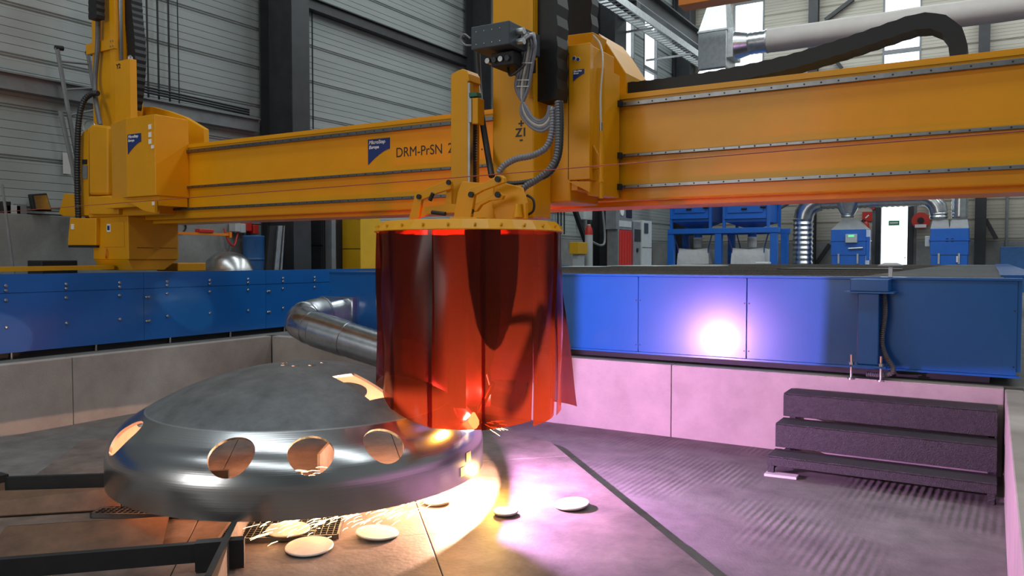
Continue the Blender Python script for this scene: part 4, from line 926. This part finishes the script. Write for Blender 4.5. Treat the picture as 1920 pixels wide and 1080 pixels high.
x0, x1 = at(624, 450, y=9.9).x, at(676, 450, y=9.9).x
MB().box(x0, x1, 9.9, 10.4, ZG, at(640, 402, y=9.9).z).build('body', 'yellow_mat', yc, .01)
for k in range(9):
    z = at(640, 437 + k * 3, y=9.9).z; MB().box(x0 + .015, x0 + .16, 9.892, 9.9, z - .006, z + .006).build('vent_slot', 'blackprint', yc)
MB().box(x0, x1, 9.895, 9.9, at(640, 467, y=9.9).z, at(640, 466, y=9.9).z).build('panel_gap', 'blackprint', yc)
MB().box(x1 - .05, x1, 9.89, 9.9, at(640, 412, y=9.9).z, at(640, 404, y=9.9).z).build('rating_plate', 'whiteprint', yc)
dcab = thing('dark_cabinet', 'dark steel cabinet between the column and the yellow cabinet', 'cabinet', (-9.2, 9.4, ZG))
x0, x1 = at(566, 450, y=9.45).x, at(606, 450, y=9.45).x
MB().box(x0, x1, 9.45, 9.9, ZG, 2.35).build('body', 'blacksteel', dcab, .01); MB().box(x0 + .03, x1 - .02, 9.435, 9.45, 1.3, 1.85).build('door', 'darksteel', dcab); MB().box(x0 + .03, x1 - .02, 9.435, 9.45, 1.87, 2.3).build('door', 'darksteel', dcab)
gcab = thing('grey_post', 'grey steel post left of the yellow cabinet', 'post', (-8.9, 9.5, ZG)); MB().box(at(608, 450, y=9.5).x, at(622, 450, y=9.5).x, 9.5, 9.6, ZG, 2.45).build('post', 'greysteel', gcab, .01)
for i, (a, c_, y_, m) in enumerate(((679, 692, 10.5, 'greysteel'), (694, 708, 10.6, 'blacksteel'), (709, 724, 10.7, 'darksteel'))):
    tag(MB().box(at(a, 450, y=y_).x, at(c_, 450, y=y_).x, y_, y_ + .4, ZG, at(a, 430 + i * 5, y=y_).z).build('steel_crate', m, bevel=.01), ['grey', 'black', 'dark grey'][i] + ' tall crate right of the yellow cabinet', 'crate', 'crates by the yellow cabinet')

# ================================================================== BACKGROUND, RIGHT
gc = thing('gas_cylinder', 'grey gas cylinder with valve standing left of the dark column', 'gas cylinder', (-8.6, 18.3, ZG))
q = at(1104, 450, x=-8.7); gcy, gcz = q.y, q.z
MB().lathe([(.1, ZG), (.1, q.z + .15), (.09, q.z + .27), (.045, q.z + .37), (.03, q.z + .4)], (-8.7, q.y, 0), 20).build('body', 'cream', gc)
MB().lathe([(.102, q.z + .13), (.092, q.z + .27), (.047, q.z + .37)], (-8.7, q.y, 0), 20).build('shoulder', 'red', gc)
MB().lathe([(.04, q.z + .4), (.04, q.z + .5)], (-8.7, q.y, 0), 12).build('valve', 'blacksteel', gc)
yb2 = at(1084, 465, x=-8.7); ybx = thing('yellow_box', 'small yellow equipment box beside the gas cylinder', 'box', (-8.7, yb2.y, ZG))
MB().box(-8.8, -8.55, yb2.y - .28, yb2.y + .22, yb2.z - .15, yb2.z + .14).build('case', 'yellow_mat', ybx, .01); MB().box(-8.75, -8.6, yb2.y - .2, yb2.y + .15, ZG, yb2.z - .15).build('stand', 'cream', ybx)
tag(MB().bar(at(1074, 383, x=-9.3), at(1098, 452, x=-9.3), .1, .12).build('wall_brace', 'blacksteel'), 'dark diagonal wall brace above the gas cylinder', 'brace')
q = at(1099, 402, x=-9.75); tag(MB().box(-9.86, -9.7, q.y - .25, q.y + .3, q.z - .15, q.z + .25).build('wall_box', 'cream', bevel=.01), 'small pale wall box above the gas cylinder', 'box')
for i, px_ in enumerate((1046, 1052, 1058)): 
    q = at(px_, 420, x=-9.8); tag(MB().tube([(-9.8, q.y, 4.5), (-9.8, q.y, 2.3)], .02, 8).build('wall_pipe', 'blacksteel'), ['leftmost', 'middle', 'rightmost'][i] + ' of three thin wall pipes right of the curtain ring', 'pipe', 'wall pipes')
def cab(name, label, cat, pxa, pxb, pyt, X, m, extra=None):
    a = at(pxa, 450, x=X); c_ = at(pxb, 450, x=X); zt = at(pxa, pyt, x=X).z
    o = thing(name, label, cat, (X - .2, (a.y + c_.y) / 2, ZG)); MB().box(X - .32, X, a.y, c_.y, ZG, zt).build('body', m, o, .01); return o, a.y, c_.y, zt
o, ya, yb_, zt = cab('red_compressor', 'tall red compressor cabinet with grey gauge panel on top', 'compressor', 1158, 1184, 430, -8.8, 'red')
MB().box(-9.12, -8.79, ya - .1, yb_, zt, zt + .75).build('gauge_panel', 'greysteel', o, .01); MB().cyl((-8.79, ya + .25, zt + .5), .12, 0, .02, 20, 'x').build('gauge', 'whiteprint', o); MB().box(-8.79, -8.775, ya + .55, ya + .95, zt + .35, zt + .65).build('control_face', 'blackprint', o)
MB().box(-8.8, -8.78, ya + .05, yb_ - .05, zt + .08, zt + .25).build('name_plate', 'cream', o)
for k in range(6): MB().box(-8.8, -8.785, ya + .1 + k * .19, ya + .12 + k * .19, ZG + .05, zt - .05).build('rib', 'red', o)
MB().box(-9.1, -8.78, ya - .02, ya + .05, ZG, zt + .75).build('edge_post', 'greysteel', o)
o, ya, yb_, zt = cab('electrical_cabinet', 'low grey electrical cabinet between the red and white cabinets', 'cabinet', 1187, 1203, 415, -8.85, 'greysteel')
MB().cyl((-8.85, ya + .3, 1.9), .06, 0, .03, 12, 'x').build('rotary_switch', 'blackprint', o); MB().box(-8.85, -8.84, ya + .1, ya + .6, 2.15, 2.5).build('display', 'darksteel', o)
o, ya, yb_, zt = cab('electrical_cabinet', 'tall pale electrical cabinet right of the red compressor', 'cabinet', 1204, 1222, 413, -8.8, 'cream')
MB().box(-8.8, -8.785, ya + .15, ya + .45, 2.4, 2.7).build('display', 'slate', o); MB().box(-8.8, -8.79, ya, yb_, 1.98, 1.99).build('door_gap', 'blackprint', o)
tag(MB().box(-9.5, -9.35, at(1147, 450, x=-9.4).y - .1, at(1147, 450, x=-9.4).y + .1, ZG, 6).build('grey_stanchion', 'greysteel', bevel=.01), 'grey vertical stanchion left of the red compressor', 'post')
MB().tube(smooth_path([at(1128, 375, x=-8.85), at(1134, 445, x=-8.8), at(1127, 460, x=-8.75), (-8.7, gcy, gcz)], 6), .03, 8).build('gas_hose', 'greysteel', gc)

# blue dust hoppers on a frame with big bags
YU = 24.0
fr_ = thing('hopper_frame', 'blue steel frame carrying the two dust hoppers', 'frame', (-7, YU + .4, ZG))
for px_ in (1257, 1346, 1450): 
    q = at(px_, 450, y=YU); MB().box(q.x - .1, q.x + .1, YU, YU + .2, ZG, 2.42).build('leg', 'blue2', fr_, .01); MB().box(q.x - .1, q.x + .1, YU + 1.4, YU + 1.6, ZG, 2.42).build('leg', 'blue2', fr_, .01)
xa, xb = at(1252, 440, y=YU).x, at(1460, 440, y=YU).x
MB().box(xa, xb, YU - .02, YU + .2, 2.42, 2.58).build('front_beam', 'blue2', fr_, .01); MB().box(xa, xb, YU + 1.4, YU + 1.6, 2.42, 2.58).build('rear_beam', 'blue2', fr_, .01)
for i, (pa_, pb_) in enumerate(((1256, 1334), (1355, 1443))):
    xa, xb = at(pa_, 400, y=YU).x, at(pb_, 400, y=YU).x
    h_ = thing('dust_hopper', ['blue dust filter hopper left of its twin, behind the gantry', 'blue dust filter hopper right of its twin, by the silver pipe'][i], 'dust filter', ((xa + xb) / 2, YU + .8, 2.58), 'blue dust hoppers')
    zl = at(pa_, 417, y=YU).z
    MB().box(xa + .06, xb - .1, YU + .04, YU + 1.5, zl, 4.6).build('body', 'blue2', h_, .01)
    MB().box(xa + .14, xb - .2, YU + .01, YU + .04, zl + .28, 4.4).build('door', 'blue2', h_, .006)
    MB().box(xa + .05, xb - .1, YU - .02, YU + .04, zl + .1, zl + .16).build('crossbar', 'blue2', h_)
    for q_ in (.45, .85): MB().tube([(xa + (xb - xa) * q_ - .06, YU - .01, zl + .35 + q_ * .1), (xa + (xb - xa) * q_ + .1, YU - .01, zl + .35 + q_ * .1)], .03, 8).build('door_clamp', 'blacksteel', h_)
    for x in (xa, xb - .08): MB().box(x, x + .08, YU, YU + .08, 2.58, 4.6).build('post', 'blue2', h_); MB().box(x, x + .08, YU + 1.42, YU + 1.5, 2.58, 4.6).build('post', 'blue2', h_)
    xm = (xa + xb) / 2; ym = YU + .77; V = [(xa + .1, YU + .06, zl), (xb - .14, YU + .06, zl), (xb - .14, YU + 1.48, zl), (xa + .1, YU + 1.48, zl), (xm - .2, ym - .2, 2.6), (xm + .2, ym - .2, 2.6), (xm + .2, ym + .2, 2.6), (xm - .2, ym + .2, 2.6)]
    MB().add(V, [(0, 1, 5, 4), (1, 2, 6, 5), (2, 3, 7, 6), (3, 0, 4, 7), (4, 5, 6, 7), (0, 3, 2, 1)]).build('cone', 'blue2', h_)
    MB().tube([(xm, ym, 2.62), (xm, ym, 2.3)], .13, 16).build('outlet', 'blue2', h_); MB().tube([(xm, ym, 2.32), (xm, ym, 2.0)], .14, 16).build('sleeve', 'bag', h_)
    bg = thing('big_bag', ['white woven big bag under the left blue hopper', 'white woven big bag under the right blue hopper'][i], 'bag', (xm, ym, ZG), 'big bags under the hoppers')
    w = .5; V = []
    for z, s_ in ((ZG, .94), (1.1, 1.04), (1.6, 1.02), (1.92, .97), (1.98, .93)):
        for kx, ky in ((-1, -1), (0, -1.06), (1, -1), (1.06, 0), (1, 1), (0, 1.06), (-1, 1), (-1.06, 0)): V.append((xm + kx * w * s_, ym + ky * w * s_, z + (.0 if kx and ky else -.05 * (z > 1.9))))
    b = MB(); b.add(V, [(j * 8 + k, j * 8 + (k + 1) % 8, (j + 1) * 8 + (k + 1) % 8, (j + 1) * 8 + k) for j in range(4) for k in range(8)] + [tuple(range(8))[::-1]]); b.sm = True; b.build('sack', 'bag', bg)
    for sx_, sy_ in ((-1, -1), (1, -1), (1, 1), (-1, 1)): MB().tube([(xm + sx_ * .47, ym + sy_ * .47, 1.6), (xm + sx_ * .48, ym + sy_ * .48, 1.95), (xm + sx_ * .62, ym + sy_ * .55, 2.42)], .02, 6).build('sling', 'cableblue' if sx_ < 0 else 'barrel', bg)
q = at(1432, 488, y=22.4); tag(MB().box(q.x - .2, q.x + .15, 22.3, 22.6, 1.5, 1.56).build('white_carton', 'white', bevel=.01), 'flat white carton on the table beneath the right big bag', 'box')

# silver ducts and filter units
YD = 26.0
d1 = thing('extraction_duct', 'large silver duct rising at left, bending along the back wall', 'duct', (-5.1, YD, ZG))
xc = at(1506, 420, y=YD).x; zt = at(1600, 375, y=YD).z; R1 = .3
P, rad = ribbed([(xc, YD, ZG), (xc, YD, zt - .55)], R1, .15, .014); MB().tube(P, rad, 24).build('riser', 'galv', d1)
arcp = [(xc + .5 - .5 * math.cos(math.pi / 2 * t / 4), YD, zt - .55 + .5 * math.sin(math.pi / 2 * t / 4) + .05 * t / 4) for t in range(5)]; MB().tube(arcp, R1, 24).build('segment_bend', 'galv', d1)
x2 = at(1745, 400, y=YD).x
P, rad = ribbed([(xc + .5, YD, zt), (x2 - .25, YD, zt)], .25, .15, .011); MB().tube(P, rad, 24).build('header_pipe', 'galv', d1)
x2 = at(1760, 400, y=YD).x; R2_ = .23
arcp = [(x2 - .45 + .45 * math.sin(math.pi / 2 * t / 4), YD, zt - .45 + .45 * math.cos(math.pi / 2 * t / 4)) for t in range(5)]; MB().tube(arcp, R2_ + .01, 24).build('segment_bend', 'galv', d1)
P, rad = ribbed([(x2, YD, zt - .44), (x2, YD, 2.8)], R2_, .13, .011); MB().tube(P, rad, 24).build('drop_pipe', 'galv', d1)
x4 = at(1590, 400, y=YD).x
MB().lathe([(.42, zt - .02), (.2, zt - .42)], (x4, YD, 0), 20).build('tee_cone', 'galv', d1); P, rad = ribbed([(x4, YD, zt - .4), (x4, YD, 2.9)], .19, .12, .01); MB().tube(P, rad, 24).build('branch_pipe', 'galv', d1)
MB().tube([at(1450, 385, y=25.7), at(1496, 358, y=25.7)], .24, 20).build('oblique_pipe', 'galv', d1)
d2 = thing('exhaust_pipe', 'silver vertical exhaust pipe above the far right blue filter unit', 'duct', (-.8, YD, 2.8)); x5 = at(1800, 380, y=YD).x
P, rad = ribbed([(x5, YD, 2.8), (x5, YD, 6.0)], .21, .13, .011); MB().tube(P, rad, 24).build('pipe', 'galv', d2); MB().tube([(x5, YD, 4.6), (x5, YD, 4.66)], .225, 24).build('clamp_band', 'galvdull', d2)
def filt(label, pa_, pb_, zt_, hood):
    xa, xb = at(pa_, 450, y=YD - .45).x, at(pb_, 450, y=YD - .45).x
    o = thing('filter_unit', label, 'filter unit', ((xa + xb) / 2, YD, ZG), 'blue filter units'); y0, y1 = YD - .45, YD + .55
    MB().box(xa, xb, y0, y1, 1.75, zt_).build('housing', 'blue2', o, .012); MB().box(xa - .03, xb + .03, y0 - .02, y1, zt_ - .35, zt_ - .31).build('band', 'blue2', o)
    MB().box(xa + .02, xb - .02, y0 + .02, y1 - .02, ZG, 1.74).build('base', 'blue2', o, .01)
    for x in (xa + .2, xb - .25): MB().box(x, x + .05, y0 - .03, y0, 1.5, 1.8).build('latch', 'galvdull', o)
    zc, r_ = hood
    for cx0, w0, w1 in zc:
        b = MB(); V = [(cx0 - w0, y0 + .02, zt_), (cx0 + w0, y0 + .02, zt_), (cx0 + w0, y1 - .02, zt_), (cx0 - w0, y1 - .02, zt_), (cx0 - w1, YD - w1, zt_ + r_), (cx0 + w1, YD - w1, zt_ + r_), (cx0 + w1, YD + w1, zt_ + r_), (cx0 - w1, YD + w1, zt_ + r_)]
        b.add(V, [(0, 1, 5, 4), (1, 2, 6, 5), (2, 3, 7, 6), (3, 0, 4, 7), (4, 5, 6, 7), (0, 3, 2, 1)]); b.build('hood', 'greysteel', o)
    return o, xa, xb
zt1 = at(1590, 430, y=YD - .45).z
xa_, xb_ = at(1558, 450, y=YD - .45).x, at(1624, 450, y=YD - .45).x
o, xa, xb = filt('blue filter unit with grey control box left of the bright door', 1558, 1624, zt1, ([((xa_ + xb_) / 2, (xb_ - xa_) / 2, .2)], .32))
y0 = YD - .45; MB().box(xa + .42, xa + .74, y0 - .1, y0, zt1 - .4, zt1 - .15).build('control_box', 'cream', o, .008); MB().box(xa + .5, xa + .66, y0 - .105, y0 - .1, zt1 - .23, zt1 - .17).build('display', 'screen', o)
MB().tube([(xa + .5, y0 - .03, 1.95), (xa + .9, y0 - .03, 1.97)], .03, 8).build('valve', 'galvdull', o); MB().box(xb, xb + .1, y0, y0 + .2, 1.6, 2.3).build('side_box', 'blue2', o, .01)
xa_, xb_ = at(1744, 450, y=YD - .45).x, at(1816, 450, y=YD - .45).x; q = (xb_ - xa_) / 4
zt2 = at(1780, 428, y=YD - .45).z
o, xa, xb = filt('blue filter unit with two grey hoods right of the bright door', 1744, 1816, zt2, ([(xa_ + q, q, .2), (xa_ + 3 * q, q, .2)], .25))
MB().cyl(((xa + xb) / 2 - .05, y0 - .01, zt2 - .33), .05, 0, .02, 12, 'y').cyl(((xa + xb) / 2 + .08, y0 - .01, zt2 - .33), .05, 0, .02, 12, 'y').build('gauges', 'blackprint', o); MB().box(xa + .66, xa + .74, y0 - .02, y0, 1.55, 1.72).build('type_plate', 'whiteprint', o)
MB().box(xa - .14, xa - .01, y0 + .1, y0 + .3, 2.0, 2.3).build('junction_box', 'cream', o, .01)
# things by the door
hr = thing('hose_reel', 'red fire hose reel on the back wall right of the bright door', 'hose reel', (-1.8, YB, 2.6)); q = at(1727, 414, y=YB - .2)
MB().lathe([(.26, -.12), (.26, -.09), (.18, -.09), (.18, .06), (.26, .06), (.26, .09)], (q.x, YB - .22, q.z), 24, 'y').build('drum', 'red', hr); MB().box(q.x - .16, q.x + .16, YB - .36, YB - .345, q.z - .22, q.z - .12).build('plate', 'whiteprint', hr); MB().cyl((q.x, YB - .35, q.z), .1, -.01, .01, 16, 'y').build('hub', 'blackprint', hr); MB().box(q.x - .05, q.x + .05, YB - .13, YB - .04, q.z - .1, q.z + .1).build('bracket', 'red', hr)
for i, (px_, py_, rot_) in enumerate(((1638, 383, 1), (1626, 406, 0))):
    q = at(px_, py_, y=YB - .06); s_ = .15; pts = [(-s_, -s_), (s_, -s_), (s_, s_), (-s_, s_)] if not rot_ else [(0, -s_ * 1.25), (s_ * 1.25, 0), (0, s_ * 1.25), (-s_ * 1.25, 0)]
    o = MB().py([(q.x + a, q.z + c_) for a, c_ in pts], YB - .06, YB - .045).build('fire_sign', 'red'); tag(o, ['red diamond sign on the wall above the square fire sign', 'red square fire sign left of the bright door'][i], 'sign'); MB().bar((q.x - .05, YB - .064, q.z - .05), (q.x + .05, YB - .064, q.z + .05), .006, .04).build('sign_symbol', 'whiteprint', o)
fe = thing('fire_extinguisher', 'red fire extinguisher on the wall left of the bright door', 'extinguisher', (-3.6, YB - .2, 1.9)); q = at(1624, 428, y=YB - .2)
MB().lathe([(.09, -.35), (.09, .12), (.05, .2), (.03, .22)], (q.x, YB - .2, q.z), 16).build('body', 'red', fe); MB().tube(smooth_path([(q.x, YB - .2, q.z + .22), (q.x - .1, YB - .22, q.z + .28), (q.x - .16, YB - .22, q.z + .1), (q.x - .12, YB - .22, q.z - .1)], 6), .02, 8).build('hose', 'blacksteel', fe); MB().box(q.x - .05, q.x + .05, YB - .3, YB - .28, q.z - .12, q.z + .02).build('label_plate', 'whiteprint', fe)
for i, (p0_, p1_) in enumerate((((1848, 412), (1868, 448)), ((1530, 495), (1556, 458)), ((1732, 372), (1750, 396)), ((1547, 38), (1600, -2)), ((1566, 112), (1578, 128)))):
    tag(MB().bar(at(*p0_, y=YB - .18), at(*p1_, y=YB - .18), .12, .12).build('wall_brace', 'darksteel'), ['dark diagonal brace right of the far right column', 'dark diagonal brace between the silver riser and blue filter', 'dark diagonal brace right of the bright door', 'dark diagonal brace above the fabric duct', 'short dark brace below the fabric duct'][i], 'brace', 'wall braces')
tag(MB().box(.2, 1.1, YB - .9, YB - .3, ZG, 2.0).build('dark_container', 'barrel', bevel=.01), 'dark blue container at the far right behind the table', 'container')
tag(MB().tube([(.35, YB - .15, ZG), (.35, YB - .15, 6)], .04, 8).build('down_pipe', 'greysteel'), 'thin grey down pipe at the far right of the back wall', 'pipe')

# ================================================================== HIGH LEVEL: ducts, crane, tray
YH = 22.0
hv = thing('ventilation_box', 'galvanised ventilation box with hood and outlet high in the corner', 'ventilation unit', (-6.7, YH, 6.3))
xa, xb = at(1309, 100, y=YH).x, at(1362, 100, y=YH).x; za, zb_ = at(1330, 128, y=YH).z, at(1330, 60, y=YH).z
MB().box(xa, xb, YH, YH + .9, za, zb_).build('box', 'galv', hv, .012)
MB().box(xa - .02, xb + .02, YH - .02, YH + .92, zb_, zb_ + .05).build('top_flange', 'galvdull', hv)
def frus(name, m, a, b_, par):
    (x0, x1, y0, y1, z0), (u0, u1, v0, v1, z1) = a, b_
    return MB().add([(x0, y0, z0), (x1, y0, z0), (x1, y1, z0), (x0, y1, z0), (u0, v0, z1), (u1, v0, z1), (u1, v1, z1), (u0, v1, z1)], [(0, 1, 5, 4), (1, 2, 6, 5), (2, 3, 7, 6), (3, 0, 4, 7), (4, 5, 6, 7), (0, 3, 2, 1)]).build(name, m, par)
frus('upper_hood', 'galvdull', (xa, xb, YH, YH + .9, zb_ + .05), (xa + .28, xb - .12, YH + .25, YH + .65, zb_ + 1.1), hv)
frus('lower_hood', 'galv', (xa - .25, xb + .1, YH - .1, YH + 1.0, za - .5), (xa + .05, xb - .05, YH + .05, YH + .85, za), hv)
zc_ = at(1410, 81, y=YH + .45).z
MB().box(xb, xb + .16, YH + .05, YH + .85, zc_ - .4, zc_ + .4).build('damper', 'galvdull', hv, .008)
MB().tube([(xb + .16, YH + .45, zc_), (xb + .5, YH + .45, zc_)], [.4, .31], 28).build('adapter', 'galv', hv)
P, rad = ribbed([(xb + .5, YH + .45, zc_), (xb + 1.05, YH + .45, zc_)], .305, .13, .008); MB().tube(P, rad, 28).build('outlet_pipe', 'galv', hv)
fdx = thing('fabric_duct', 'long grey fabric air duct running right from the ventilation box', 'duct', (-2, YH + .45, zc_))
P = [(xb + .98 + i * .45, YH + .45, zc_) for i in range(22)]; MB().tube(P, [.315 + .008 * math.sin(i * 1.7) for i in range(22)], 32).build('sleeve', 'fabric', fdx)
MB().tube([(xb + .98, YH + .45, zc_), (xb + 1.02, YH + .45, zc_)], .327, 32).build('strap', 'galvdull', fdx)
tr = thing('cable_tray', 'galvanised mesh cable tray running along the left wall up high', 'cable tray', (-8.7, 22, 8.2))
ta, tb_ = at(1150, -20, x=-8.6), at(1308, 138, x=-8.6); zt_ = 8.25
MB().box(-8.85, -8.8, 14, 27.4, zt_, zt_ + .2).build('side_wall', 'galvdull', tr); MB().box(-8.4, -8.35, 14, 27.4, zt_, zt_ + .2).build('side_wall', 'galvdull', tr)
for k in range(54): MB().box(-8.8, -8.4, 14 + k * .25, 14.05 + k * .25, zt_, zt_ + .02).build('rung', 'galvdull', tr)
for y in (18, 21.6, 25): MB().box(XW + .05, -8.4, y, y + .06, zt_ - .06, zt_).build('bracket', 'galvdull', tr)
cr = thing('crane_runway', 'dark crane runway beam above the tray at the hall corner', 'beam', (-8.9, 20, 8.9))
MB().box(-8.95, -8.9, 6, 28.3, 8.95, 9.45).build('web', 'darksteel', cr); MB().box(-9.1, -8.72, 6, 28.3, 8.92, 8.95).build('lower_flange', 'greysteel', cr); MB().box(-9.1, -8.72, 6, 28.3, 9.45, 9.5).build('upper_flange', 'darksteel', cr)
for y in (21.2, 27.6): MB().box(-9.18, -8.72, y, y + .3, 8.5, 8.92).build('corbel', 'darksteel', cr)
bz = at(1300, 6, y=17.8).z
bd = thing('overhead_crane', 'orange overhead crane bridge at the top of the view', 'crane', (-4, 18, bz)); MB().box(-6.3, 11, 17.8, 18.3, bz, bz + .9).build('bridge_girder', 'orange', bd, .01); MB().box(-8.95, -6.31, 17.7, 18.4, bz + 1.0, bz + 1.6).build('end_carriage', 'darksteel', bd, .02); MB().box(-6.6, -6.0, 17.7, 18.4, bz + .9, bz + 1.6).build('hanger', 'darksteel', bd)
